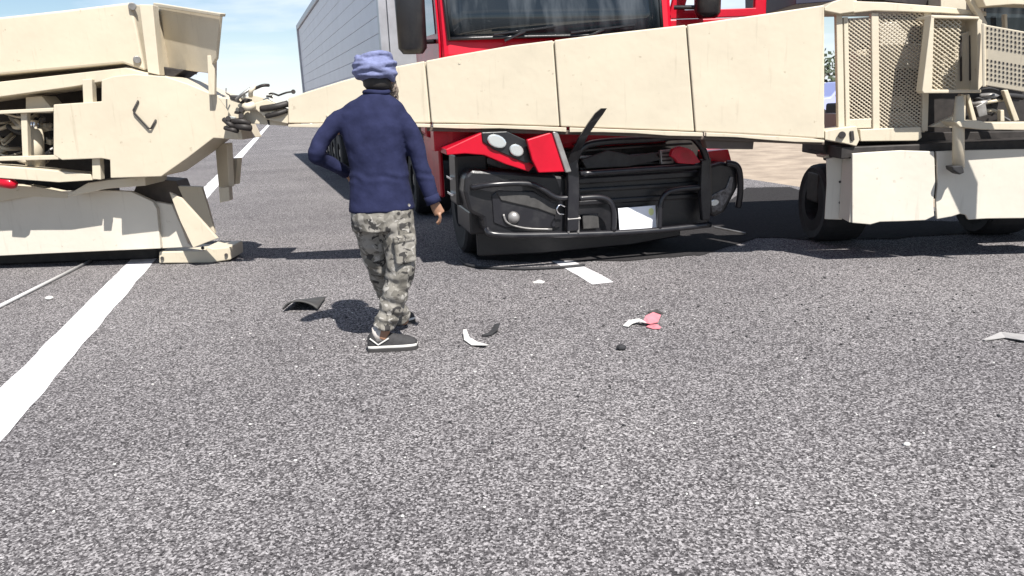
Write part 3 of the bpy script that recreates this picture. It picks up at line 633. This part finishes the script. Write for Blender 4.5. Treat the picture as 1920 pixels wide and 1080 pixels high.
MB().box(tw(1.35,.75,.34), (2.2,.7,.22), Matrix.Rotation(YAW,3,'Z')).build('under_shade_box', BLACKP, TR, bevel=.02)  # black box added to cover lit ground where shade should be
MB().prism([tw(x,.42,z) for x,z in ((.24,-.01),(.24,.45),(2.46,.45),(2.46,.02),(1.9,-.03),(.9,-.04))], ty*.06).build('under_shade_panel', BLACKP, TR, bevel=.015)  # black panel added in place of the deep shade under the bumper
# bull bar
def bar(n, pts, r, m=BLACKT, off=0.0, nn=5): return MB().tube(smoothpath([tp(x, y, o_) for x, y, o_ in pts], nn), r, 12).build(n, m, TR, smooth=True)
bar('hoop', [(1072,420,.0),(1072,350,.0),(1076,306,-.0),(1094,276,-.0),(1130,266,0),(1210,261,0),(1285,256,0),(1306,264,0),(1322,290,0),(1327,330,0),(1328,400,.02)], .032)
MB().prism([tp(x,y,-.04) for x,y in ((1063,300),(1084,296),(1087,340),(1086,432),(1064,434),(1066,350))], ty*.07).build('upright', BLACKT, TR, bevel=.012)
a0 = [tp(1064,312,-.05), tp(1083,300,-.05), tp(1082,292,-.06), tp(1090,276,-.08)]
bl = []
for (x0,y0,x1,y1,o_) in ((1063,312,1084,302,-.03),(1070,288,1090,280,-.10),(1086,258,1104,252,-.28),(1104,230,1122,226,-.38),(1117,212,1131,214,-.44),(1128,203,1138,203,-.48)): bl.append((tp(x0,y0,o_), tp(x1,y1,o_)))
mb = MB(); vs = []; fs = []
for a, b in bl: vs += [a, b, b+ty*.025, a+ty*.025]
for i in range(len(bl)-1):
    for k in range(4): fs.append((4*i+k, 4*i+(k+1) % 4, 4*i+4+(k+1) % 4, 4*i+4+k))
fs += [(3,2,1,0), tuple(range(4*len(bl)-4, 4*len(bl)))]
mb.add(vs, fs).build('bent_upright', BLACKT, TR, label='torn black bar end bent up over the boom')
MB().prism([tp(x,y,-.03) for x,y in ((1316,300),(1334,296),(1336,360),(1332,412),(1318,414),(1314,360))], ty*.07).build('upright', BLACKT, TR, bevel=.012)
bar('middle_tube', [(884,352,.06),(925,346,.0),(985,344,.0),(1012,352,0),(1042,370,0),(1066,371,0)], .024)
bar('middle_tube', [(1086,372,0),(1122,370,0),(1142,377,0),(1150,396,0),(1150,434,0)], .026)
bar('middle_tube', [(1236,430,0),(1238,388,0),(1246,366,0),(1266,356,0),(1314,351,0)], .026)
bar('lower_tube', [(914,430,.06),(925,439,.0),(1000,441,0),(1150,437,0),(1250,430,0),(1332,421,.01)], .028)
bar('upper_tube', [(1088,326,.0),(1200,318,0),(1316,311,0)], .026)
bar('corner_tube', [(1362,306,.04),(1380,310,.02),(1387,326,.02),(1388,360,.04),(1384,388,.08)], .030)
bar('tow_shackle', [(1060,388,-.02),(1050,384,-.04),(1044,392,-.05),(1048,400,-.04),(1058,402,-.02)], .007, CHROME)
for x in (1066,1084): MB().tube([tp(x,404,-.02), tp(x,436,-.02)], .012, 8).build('shackle_bracket', STEEL, TR)
MB().tube([tp(1064,411,-.03), tp(1088,409,-.03)], .012, 8).build('shackle_bracket', STEEL, TR)
tplate('reflector_panel', [(1092,404),(1122,400),(1124,428),(1094,430)], .10, .02, TAN)

# ================================================================== TRAILER
TY = rad(18.2); B0 = Vector((-1.52, 10.5, 0)); bx_ = Vector((math.cos(TY), math.sin(TY), 0)); by_ = Vector((-math.sin(TY), math.cos(TY), 0))
TL = thing('box_trailer', 'tall pale grey box trailer coupled behind the red truck', 'trailer', B0, TY)
def bw(x, y, z): return B0+bx_*x+by_*y+Vector((0,0,z))
RB = Matrix.Rotation(TY,3,'Z'); LEN = 14.6; Z0, Z1 = 1.22, 3.92
MB().box(bw(1.25,LEN/2,(Z0+Z1)/2), (2.42,LEN-.06,Z1-Z0-.06), RB).build('trailer_core', TRAILER, TL)
nb = 11; hh = (Z1-.14-(Z0+.12))/nb
for k in range(nb):
    MB().box(bw(.018,LEN/2,Z0+.12+hh*(k+.5)), (.036,LEN-.24,hh-.005), RB).build('side_board', TRAILER, TL, bevel=.004)
for k in range(nb):
    MB().box(bw(2.482,LEN/2,Z0+.12+hh*(k+.5)), (.036,LEN-.24,hh-.005), RB).build('side_board', TRAILER, TL, bevel=.004)
for x in (.0,2.5):
    MB().box(bw(x,LEN/2,Z1-.06), (.09,LEN,.14), RB).build('top_rail', TRAILF, TL, bevel=.01)
    MB().box(bw(x,LEN/2,Z0+.04), (.09,LEN,.16), RB).build('bottom_rail', TRAILF, TL, bevel=.01)
    for y in (.05,LEN-.05): MB().box(bw(x,y,(Z0+Z1)/2), (.11,.13,Z1-Z0), RB).build('corner_post', TRAILF, TL, bevel=.012)
MB().box(bw(1.25,-.02,(Z0+Z1)/2), (2.38,.05,Z1-Z0-.1), RB).build('front_wall', TRAILF, TL)
MB().box(bw(1.25,LEN/2,1.05), (.9,LEN-1,.22), RB).build('trailer_chassis', DARK, TL, bevel=.02)
for y in (7.4,8.6,9.8):
    for x in (.3,2.2): wheel(TL, bw(x,y,.5), .5, .42, bx_ if x < 1 else -bx_)
MB().box(bw(1.25,8.6,.72), (1.0,2.9,.5), RB).build('bogie', DARK, TL, bevel=.02)
for x in (.35,2.15): MB().box(bw(x,3.0,.68), (.12,.12,.92), RB).build('landing_leg', DARK, TL, bevel=.01)

# ================================================================== PERSON
def to_mesh(mb, name, m, parent, voxel=0.008, smooth=6, disp=None, sub=0):
    me = bpy.data.meshes.new('tmp'); me.from_pydata(mb.v, [], mb.f); o = bpy.data.objects.new('tmp', me); COL.objects.link(o)
    r = o.modifiers.new('r', 'REMESH'); r.mode = 'VOXEL'; r.voxel_size = voxel
    s_ = o.modifiers.new('s', 'SMOOTH'); s_.factor = .5; s_.iterations = smooth
    bpy.context.view_layer.update(); dg = bpy.context.evaluated_depsgraph_get(); ev = o.evaluated_get(dg); nm = bpy.data.meshes.new_from_object(ev)
    bpy.data.objects.remove(o)
    M = FR[parent.name]; Mi = M.inverted()
    if disp:
        co = [v.co.copy() for v in nm.vertices]; no = [v.normal.copy() for v in nm.vertices]
        for v, c, n_ in zip(nm.vertices, co, no): v.co = c+n_*disp(c, n_)
    for v in nm.vertices: v.co = Mi @ v.co
    nm.name = name; nm.materials.clear(); nm.materials.append(m)
    for p in nm.polygons: p.use_smooth = True
    ob = bpy.data.objects.new(name, nm); COL.objects.link(ob); ob.parent = parent; FR[ob.name] = M; return ob
YP = 4.70
J = lambda x, y, dy=0.0: P(x, y, YP+dy)
PS = thing('person', 'person in navy long-sleeved shirt, camouflage trousers and lilac turban, hand on hip, facing the truck', 'person', (J(735,600).x, YP, 0))
# body: one skin surface (head, neck, trunk, arms, hands, legs) inside the clothes
bd = MB()
hc = J(709,142,.03)
bd.ell(hc, (.078,.095,.115)); bd.ell(hc+Vector((.012,.03,-.07)), (.055,.06,.06)); bd.ell(hc+Vector((.045,.088,-.02)), (.014,.02,.024)); bd.ell(hc+Vector((.078,-.005,-.02)), (.012,.022,.032)); bd.ell(hc+Vector((-.078,.01,-.02)), (.012,.022,.032))
bd.tube([J(707,155,.01), J(705,195)], [.055,.065], 14)
bd.loft([(J(718,410),.145,.10,0),(J(712,350),.135,.09,0),(J(705,280),.14,.09,0),(J(700,220),.15,.08,0),(J(702,195),.08,.06,0)], 18)
LA = [(660,228,0,.045),(616,248,-.025,.036),(599,281,-.045,.030),(606,294,.0,.030),(628,310,.08,.028),(655,328,.16,.026)]
RA = [(738,226,0,.045),(772,262,-.01,.042),(786,305,-.012,.036),(801,345,-.012,.030),(813,378,-.01,.027)]
for A in (LA, RA): bd.tube([J(x,y,d) for x,y,d,r in A], [r for *_, r in A], 12)
LL = [(694,400,.03,.085),(702,455,.07,.075),(716,508,.16,.06),(734,556,.32,.05),(752,590,.44,.04),(757,603,.48,.038)]
RL = [(741,400,0,.085),(748,452,0,.08),(748,500,-.01,.062),(741,548,-.01,.055),(727,595,0,.042),(716,634,0,.038)]
for A in (LL, RL): bd.tube([J(x,y,d) for x,y,d,r in A], [r for *_, r in A], 12)
def hand(w_, tip, side):                                      # palm, four fingers, thumb from the palm's side
    w_ = Vector(w_); d = (Vector(tip)-w_).normalized(); s_ = Vector(side); s_ = (s_-d*s_.dot(d)).normalized(); nrm = d.cross(s_)
    bd.tube([w_-d*.02, w_+d*.03, w_+d*.085], [.024,.034,.036], 10, flatx=.55)
    for k, ln in enumerate((.060,.070,.066,.050)):
        b0 = w_+d*.078+s_*(-.027+.018*k); bd.tube([b0, b0+d*ln*.45+nrm*.006, b0+d*ln*.78+nrm*.022, b0+d*ln*.9+nrm*.042], [.0092,.009,.0085,.0075], 8)
    b0 = w_+d*.02-s_*.028; bd.tube([b0, b0+d*.03-s_*.020+nrm*.008, b0+d*.058-s_*.026+nrm*.018], [.012,.0105,.009], 8)
hand(J(813,378,-.01), J(824,400,.0), (0,-1,0)); hand(J(652,326,.15), J(676,336,.20), (0,0,1))
body = to_mesh(bd, 'body', SKIN, PS, .006, 3)
# shirt
sh = MB()
sh.loft([(J(717,394),.197,.146,.1),(J(715,372),.190,.142,.1),(J(712,345),.180,.136,.08),(J(709,312),.174,.130,.06),(J(704,270),.184,.134,.03),(J(700,235),.202,.132,0),(J(699,212),.200,.120,0),(J(700,197),.168,.105,0),(J(703,184),.110,.090,0),(J(706,176),.075,.078,0),(J(707,171),.068,.072,0)], 28)
sh.tube(smoothpath([J(664,224,.0),J(634,226,-.01),J(611,252,-.03),J(594,284,-.05),J(604,296,.0),J(628,311,.08),J(652,325,.15)],3), [.062+.010*math.sin(i*.15)-.0016*i for i in range(19)], 14)
sh.tube(smoothpath([J(735,222,.0),J(757,230,-.01),J(775,265,-.01),J(787,305,-.015),J(800,342,-.015),J(812,374,-.01)],3), [.068-.0017*i for i in range(16)], 14)
def fold(c, n_):
    a = noise.noise(Vector((c.x*7, c.y*7, c.z*6)))*.012+noise.noise(Vector((c.x*14+3+c.z*9, c.y*10, c.z*10-c.x*6)))*.006
    zw = J(709,330).z; k = math.exp(-((c.z-zw)/.035)**2)
    a += k*(.0035*math.sin((c.z+.25*(c.x+.8))*105+3*noise.noise(c*9))) ; return a
sh_o = to_mesh(sh, 'shirt', NAVY, body, .009, 5, fold)
MB().tube([J(706,173)+Vector((.070*math.cos(t),.074*math.sin(t),.004*math.sin(t*2))) for t in [2*math.pi*k/24 for k in range(25)]], .014, 8, cap=False).build('collar', NAVY, sh_o, smooth=True)
for A in ((J(808,366,-.01),J(814,381,-.01),.047),): MB().tube([A[0],A[1]], A[2], 14, cap=False).build('cuff', NAVY, sh_o, smooth=True).modifiers.new('t','SOLIDIFY').thickness = .006
# trousers
tr = MB()
tr.loft([(J(716,380),.186,.140,.1),(J(717,405),.190,.145,.1),(J(718,430),.178,.135,.1)], 24)
tr.tube(smoothpath([J(742,405,.0),J(749,450,-.01),J(751,492,-.02),J(745,535,-.01),J(736,570,.0),J(725,598,.0),J(720,613,.0)],3), [.105,.104,.102,.1,.098,.095,.092,.088,.086,.084,.083,.081,.078,.074,.070,.068,.070,.074,.074], 16)
tr.tube(smoothpath([J(692,405,.02),J(698,450,.06),J(712,500,.15),J(728,545,.30),J(744,575,.40),J(754,596,.46)],3), [.1,.098,.095,.092,.089,.086,.084,.082,.08,.076,.072,.068,.066,.064,.066,.066], 16)
def fold2(c, n_):
    zk = J(740,530).z; z2 = J(730,590).z; k = math.exp(-((c.z-zk)/.07)**2)+1.3*math.exp(-((c.z-z2)/.10)**2)
    return noise.noise(Vector((c.x*9, c.y*9, c.z*13)))*.012+k*.0055*math.sin((c.z+.6*c.x+.3*c.y)*62+4*noise.noise(c*9))+noise.noise(Vector((c.x*14, c.y*14, c.z*40)))*.005
tro = to_mesh(tr, 'trousers', CAMO, body, .008, 4, fold2)
pk = MB()
pc = J(756,470,-.11); pk.box(pc+Vector((.01,0,0)), (.13,.035,.15), Matrix.Rotation(.5,3,'Z') @ Matrix.Rotation(-.05,3,'Y')); pk.box(pc+Vector((.01,-.006,.075)), (.138,.04,.045), Matrix.Rotation(.5,3,'Z') @ Matrix.Rotation(-.05,3,'Y')); pk.build('cargo_pocket', CAMO, tro, bevel=.012)
# turban: wrapped bands over a dome, tilted a little
tc_ = J(703,129,.02); trot = Matrix.Rotation(rad(6),3,'Y') @ Matrix.Rotation(rad(-8),3,'X')
tb = MB(); tb.ell(tc_, (.122,.135,.093), trot, 28, 16)
for k, (a, t1, t2) in enumerate(((-.045,-4,2),(-.025,14,-8),(.004,-17,6),(.022,20,10),(.040,-22,-10))):
    tilt = Matrix.Rotation(rad(t1),3,'Y') @ Matrix.Rotation(rad(t2),3,'X'); s_ = math.sqrt(max(.05,1-(a/.092)**2))
    tb.tube([tc_+trot @ (tilt @ Vector((.121*s_*math.cos(t), .134*s_*math.sin(t), a))) for t in [2*math.pi*i/36 for i in range(37)]], .017, 8, cap=False, flatx=.9)
tur = to_mesh(tb, 'turban', TURB, body, .006, 5, lambda c, n_: noise.noise(Vector((c.x*16, c.y*16, c.z*60)))*.004)
MB().loft([(hc+Vector((-.004,-.012,-.085)),.060,.075,0),(hc+Vector((-.006,-.014,-.055)),.082,.094,0),(hc+Vector((-.006,-.012,.0)),.086,.098,0)], 22).build('hair', HAIR, body, smooth=True)
be = MB(); be.ell(hc+Vector((.045,.060,-.085)), (.062,.055,.060)); be.ell(hc+Vector((.060,.075,-.125)), (.042,.035,.055)); be.ell(hc+Vector((.080,.025,-.06)), (.022,.035,.045))
to_mesh(be, 'beard', BEARD, body, .006, 3, lambda c, n_: noise.noise(c*70)*.006)
for sx in (0.018, .062): MB().ell(hc+Vector((sx+.01,.088-.35*abs(sx-.018),.012)), (.011,.008,.008)).build('eye', WHITEP, body, smooth=True)
MB().ell(hc+Vector((.040,.093,-.060)), (.022,.008,.007)).build('mouth', mat('lip',(.25,.09,.07),.5), body, smooth=True)
# shoes
def shoe(heel, toe, name='shoe'):
    heel = Vector(heel); toe = Vector(toe); heel.z = toe.z = 0; d = (toe-heel).normalized(); ln = (toe-heel).length; n_ = Vector((-d.y, d.x, 0)); seg = 16
    prof_ = [(0.0,.032,.090),(.05,.040,.118),(.15,.044,.135),(.28,.044,.132),(.40,.046,.122),(.55,.051,.106),(.72,.053,.096),(.86,.050,.084),(.95,.043,.070),(1.0,.030,.056)]
    vs = []; fs = []
    for t, hw, ht in prof_:
        for k in range(seg):
            q = 2*math.pi*k/seg; vs.append(heel+d*(t*ln)+n_*(hw*math.cos(q)*(1.0 if math.sin(q) < 0 else .92))+Vector((0,0,.026+max(0,math.sin(q))*(ht-.026)-.006*(math.sin(q) < 0))))
    m_ = len(prof_)
    for i in range(m_-1):
        for k in range(seg): fs.append((i*seg+k, i*seg+(k+1) % seg, (i+1)*seg+(k+1) % seg, (i+1)*seg+k))
    fs += [tuple(range(seg))[::-1], tuple(range((m_-1)*seg, m_*seg))]
    s_ = MB().add(vs, fs).build(name, SHOE, body, smooth=True)
    out_ = [(t, hw+.004) for t, hw, _ in prof_]
    pts = [heel+d*(t*ln)+n_*hw for t, hw in out_]+[heel+d*(1.02*ln)]+[heel+d*(t*ln)-n_*hw for t, hw in reversed(out_)]+[heel-d*.006]
    pts = pts[::-1]
    MB().prism([p+Vector((0,0,.024)) for p in pts], (0,0,-.024)).build('outsole', SOLE, s_, bevel=.003)
    MB().prism([p*1+Vector((0,0,.040)) for p in [heel+d*ln*.5+(p-heel-d*ln*.5)*.985 for p in pts]], (0,0,-.0155)).build('midsole', WHITEP, s_, bevel=.004)
    for sd in (1,-1):
        MB().tube([heel+d*ln*.06+n_*sd*.037+Vector((0,0,.092)), heel+d*ln*.22+n_*sd*.047+Vector((0,0,.050)), heel+d*ln*.44+n_*sd*.042+Vector((0,0,.088))], .005, 6).build('stripe', WHITEP, s_)
    MB().loft([(heel+d*ln*.25+Vector((0,0,.07)),.044,.040,0),(heel+d*ln*.25+Vector((0,0,.15)),.046,.044,0)], 16).build('sock', mat('pale_sock',(.5,.46,.43),.9), s_, smooth=True)
g0 = G(735,658); shoe(G(691,658), G(783,652)); shoe(G(716,613), G(776,602))

# ================================================================== DEBRIS ON THE ROAD
def strip(name, pts, wd, th, m, label, cat, group=None, up_=None):
    """a bent flat shard: points along it (world), half-widths"""
    pts = [Vector(p) for p in pts]; n = len(pts); vs = []; fs = []; ws_ = wd if isinstance(wd, (list,tuple)) else [wd]*n
    for i, p in enumerate(pts):
        t = (pts[min(i+1,n-1)]-pts[max(i-1,0)]).normalized(); u = Vector((0,0,1)).cross(t)
        u = u.normalized() if u.length > .01 else Vector((1,0,0)); u = (u+Vector((0,0,.35*math.sin(i*1.3)))).normalized(); k = t.cross(u)*th
        vs += [p-u*ws_[i], p+u*ws_[i], p+u*ws_[i]+k, p-u*ws_[i]+k]
    for i in range(n-1):
        for k in range(4): fs.append((4*i+k, 4*i+(k+1) % 4, 4*i+4+(k+1) % 4, 4*i+4+k))
    fs += [(3,2,1,0), tuple(range(4*n-4, 4*n))]
    o = MB().add(vs, fs).build(name, m); return tag(o, label, cat, group)
GG = lambda x, y, z: G(x, y)+Vector((0,0,z))
strip('plastic_shard', [GG(872,628,.035), GG(876,640,.016), GG(890,648,.012), GG(912,652,.016)], [.012,.02,.026,.024], .004, WHITEP, 'small bent white plastic shard lying next to a curved black strip', 'debris')
strip('rubber_strip', [GG(905,632,.008), GG(918,630,.010), GG(928,624,.02), GG(933,617,.035)], [.01,.016,.02,.02], .006, RUBBER, 'small curved black rubber strip curling up from the asphalt', 'debris')
pk_ = thing('broken_lens', 'bent white and pink plastic lens fragment lying on open asphalt', 'debris', G(1200,612))
def strip_part(name, pts, wd, th, m, par):
    o = strip(name, pts, wd, th, m, 'x', 'x'); del o['label']; del o['category']; Mi = FR[par.name].inverted()
    for v in o.data.vertices: v.co = Mi @ v.co
    o.parent = par; FR[o.name] = FR[par.name]
strip_part('white_piece', [GG(1173,614,.006), GG(1182,610,.022), GG(1198,608,.028), GG(1213,611,.02)], [.02,.022,.022,.02], .004, WHITEP, pk_)
strip_part('pink_piece', [GG(1212,612,.02), GG(1222,608,.035), GG(1232,603,.055)], [.03,.05,.03], .004, PINKP, pk_)
strip_part('pink_piece', [GG(1214,614,.008), GG(1228,616,.012), GG(1238,618,.008)], [.02,.03,.012], .004, PINKP, pk_)
tag(MB().ell(GG(1165,656,.016), (.032,.026,.020), nu=9, nv=6).build('rubber_lump', RUBBER), 'black rubber lump on open asphalt between the broken lens and white shard', 'debris')
strip('plastic_flake', [GG(1216,588,.006), GG(1230,586,.012), GG(1242,590,.006)], [.01,.022,.01], .004, TAN, 'thin dark plastic flake just beyond the pink lens fragment', 'debris')
strip('paper_scrap', [GG(1000,531,.004), GG(1010,530,.010), GG(1020,531,.005)], [.02,.028,.02], .002, WHITEP, 'tiny white scrap lying short of the truck bumper and left of the lane dash', 'debris')
strip('trim_strip', [GG(1845,640,.006), GG(1880,634,.02), GG(1915,640,.024), GG(1960,646,.008)], [.008,.03,.04,.02], .003, mat('grey_white_trim',(.30,.29,.285),.6,var=.2,scale=15), 'pale flattened trim strip lying in front of the mesh-guarded machine', 'debris')
tag(MB().ell(GG(93,562,.016), (.036,.03,.018), nu=10, nv=6).build('white_pebble', WHITEP), 'white crushed plastic lump between the fallen pole and the edge line', 'debris')
tag(MB().ell(GG(1700,836,.008), (.016,.012,.010), nu=9, nv=6).build('white_chip', WHITEP), 'single tiny white stone chip on bare asphalt', 'stone')
def stain_and_shade(name, px, label, seed):
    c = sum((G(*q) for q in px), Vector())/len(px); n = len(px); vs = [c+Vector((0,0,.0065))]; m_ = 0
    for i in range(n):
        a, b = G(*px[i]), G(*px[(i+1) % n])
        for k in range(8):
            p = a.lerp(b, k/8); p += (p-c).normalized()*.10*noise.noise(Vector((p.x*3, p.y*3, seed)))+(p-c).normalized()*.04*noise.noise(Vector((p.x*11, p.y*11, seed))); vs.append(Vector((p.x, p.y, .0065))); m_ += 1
    o = MB().add(vs, [(0, 1+i, 1+(i+1) % m_) for i in range(m_)]).build(name, mat('oily_shade_asphalt', (.020,.019,.020), .95, col2=(.042,.040,.041), scale=40, bump=.3, bscale=140, lo=.3, hi=.7, spec=.03)); return tag(o, label, 'oil and shade patch')
stain_and_shade('oil_shade_patch', [(890,488),(1000,492),(1180,490),(1320,478),(1420,446),(1545,452),(1700,446),(1900,432),(1900,418),(1600,412),(1560,372),(1480,352),(1400,352),(1340,400),(1100,430),(900,440)], 'wide dark sheet of oil and painted shadow on the road under the bumper and pale skirt', 2.0)  # shadow under truck and skirt painted as a dark sheet, with some oil
# fallen pole by the edge line
a, b = G(-30,593), G(170,492); tag(MB().tube([a+Vector((0,0,.016)), b+Vector((0,0,.016))], .016, 10).build('fallen_pole', mat('dull_aluminium',(.55,.55,.55),.5,.3), smooth=True), 'long thin grey metal pole lying on the shoulder beside the edge line', 'pole')
# hose lying in front of the bumper
hp = smoothpath([GG(862,488,.015),GG(878,500,.015),GG(920,505,.015),GG(980,507,.015),GG(1050,504,.015),GG(1096,500,.015)],6)
tag(MB().tube(hp, .014, 8).build('loose_hose', RUBBER, smooth=True), 'thin black hose lying in a long curve on the road under the bumper', 'hose')
tag(MB().tube([GG(1340,428,.012),GG(1398,440,.012)], .012, 8).build('broken_rod', STEEL), 'short grey metal rod on the road beside the bumper corner', 'rod')
# torn dark mud-flap piece standing by the man's shadow
q0 = G(562,586); fl = thing('torn_flap', 'curled dark grey plastic flap lying at the end of the man\'s shadow', 'debris', q0)
vs = []; fs = []; nu, nv = 14, 6
for j in range(nv+1):
    for i in range(nu+1):
        u = i/nu; v = j/nv; ang = math.pi*(.08+.84*u); r_ = .145*(1-.12*v)
        vs.append(q0+Vector((-.14*math.cos(ang)*(1-.1*v), .02+.34*v, .010+.075*math.sin(ang)*(1-v*.75)+.01*math.sin(5*u+3*v))))
for j in range(nv):
    for i in range(nu): fs.append((j*(nu+1)+i, j*(nu+1)+i+1, (j+1)*(nu+1)+i+1, (j+1)*(nu+1)+i))
o = MB().add(vs, fs).build('flap_shell', TAN, fl, smooth=True); o.modifiers.new('t','SOLIDIFY').thickness = .012
# crumbs of rubber and glass
mb = MB(); rc = random.Random(11)
for i in range(520):
    if i < 260: x = rc.gauss(1560,190); y = rc.gauss(575,55)
    elif i < 400: x = rc.gauss(1000,160); y = rc.gauss(560,40)
    else: x = rc.uniform(300,1900); y = rc.uniform(520,900)
    if y < 500: continue
    s_ = rc.choice((.003,.003,.004,.005,.008)); mb.ell(GG(x,y,s_*.5), (s_*rc.uniform(.8,1.8), s_, s_*.7), Matrix.Rotation(rc.uniform(0,3),3,'Z'), 6, 4)
o = mb.build('road_crumbs', RUBBER); o['kind'] = 'stuff'; o['label'] = 'scattered black crumbs of rubber and plastic on the asphalt'
mb = MB()
for i in range(160):
    x = rc.uniform(50,1900); y = rc.uniform(515,1000); s_ = rc.choice((.003,.004,.006)); mb.ell(GG(x,y,s_*.5), (s_*rc.uniform(.8,1.6), s_, s_*.7), None, 6, 4)
o = mb.build('pale_chips', WHITEP); o['kind'] = 'stuff'; o['label'] = 'scattered pale stone and glass chips on the asphalt'

# ================================================================== FAR BACKGROUND
c0 = P(1585,178,34.0); c0.z = -.05; PV = thing('parked_pickup', 'pale blue pickup parked on the sandy verge far behind the boom hinge', 'pickup', c0, rad(8))
def vw(x, y, z): return FR[PV.name] @ Vector((x, y, z))
MB().prism([vw(x,-.9,z) for x,z in ((-2.5,.5),(-2.5,1.05),(-1.2,1.15),(-.7,1.75),(.7,1.8),(.85,1.15),(2.5,1.15),(2.5,.5))], (0,1.8,0)).build('body', BLUEV, PV, bevel=.06)
MB().prism([vw(x,-.92,z) for x,z in ((-1.0,1.2),(-.62,1.65),(-.05,1.68),(-.05,1.2))], (0,.03,0)).build('side_window', SIDEG, PV)
MB().prism([vw(x,-.92,z) for x,z in ((.05,1.2),(.05,1.68),(.62,1.68),(.72,1.2))], (0,.03,0)).build('side_window', SIDEG, PV)
for x in (-1.6,1.6):
    for y in (-.78,.78): wheel(PV, vw(x,y,.36), .36, .26, (0,1,0))
def bush(px, py, Y, rx, rz_, seed, label):
    c = P(px, py, Y); c.z = -.05; t = thing('shrub', label, 'shrub', c); rg = random.Random(seed); mb = MB()
    for i in range(900):
        th = rg.uniform(0,2*math.pi); ph = math.acos(rg.uniform(-.5,1)); r_ = rg.uniform(.55,1.0)*(1+.3*noise.noise(Vector((th*2,ph*3,seed))))
        p = c+Vector((rx*r_*math.sin(ph)*math.cos(th), rx*r_*math.sin(ph)*math.sin(th), rz_*.45+rz_*.6*r_*math.cos(ph))); a = Vector((rg.uniform(-1,1),rg.uniform(-1,1),rg.uniform(-1,1))).normalized(); b = a.orthogonal().normalized(); s_ = rg.uniform(.08,.2)
        mb.add([p-a*s_, p+b*s_*.6, p+a*s_, p-b*s_*.6], [(0,1,2,3)])
    mb.build('crown', FOLI, t); mb = MB()
    for k in range(5): mb.tube([c, c+Vector((rg.uniform(-.3,.3)*rx, rg.uniform(-.3,.3)*rx, rz_*.5)), c+Vector((rg.uniform(-.7,.7)*rx, rg.uniform(-.7,.7)*rx, rz_*.9))], [.07,.05,.02], 6)
    mb.build('trunk', BARK, t)
bush(1556,150,46,2.2,3.4,1,'dark green shrub rising behind the pale blue pickup')
bush(1690,150,52,2.8,3.0,2,'rounded shrub seen through the mesh guard panels')

SC.render.engine = 'CYCLES'
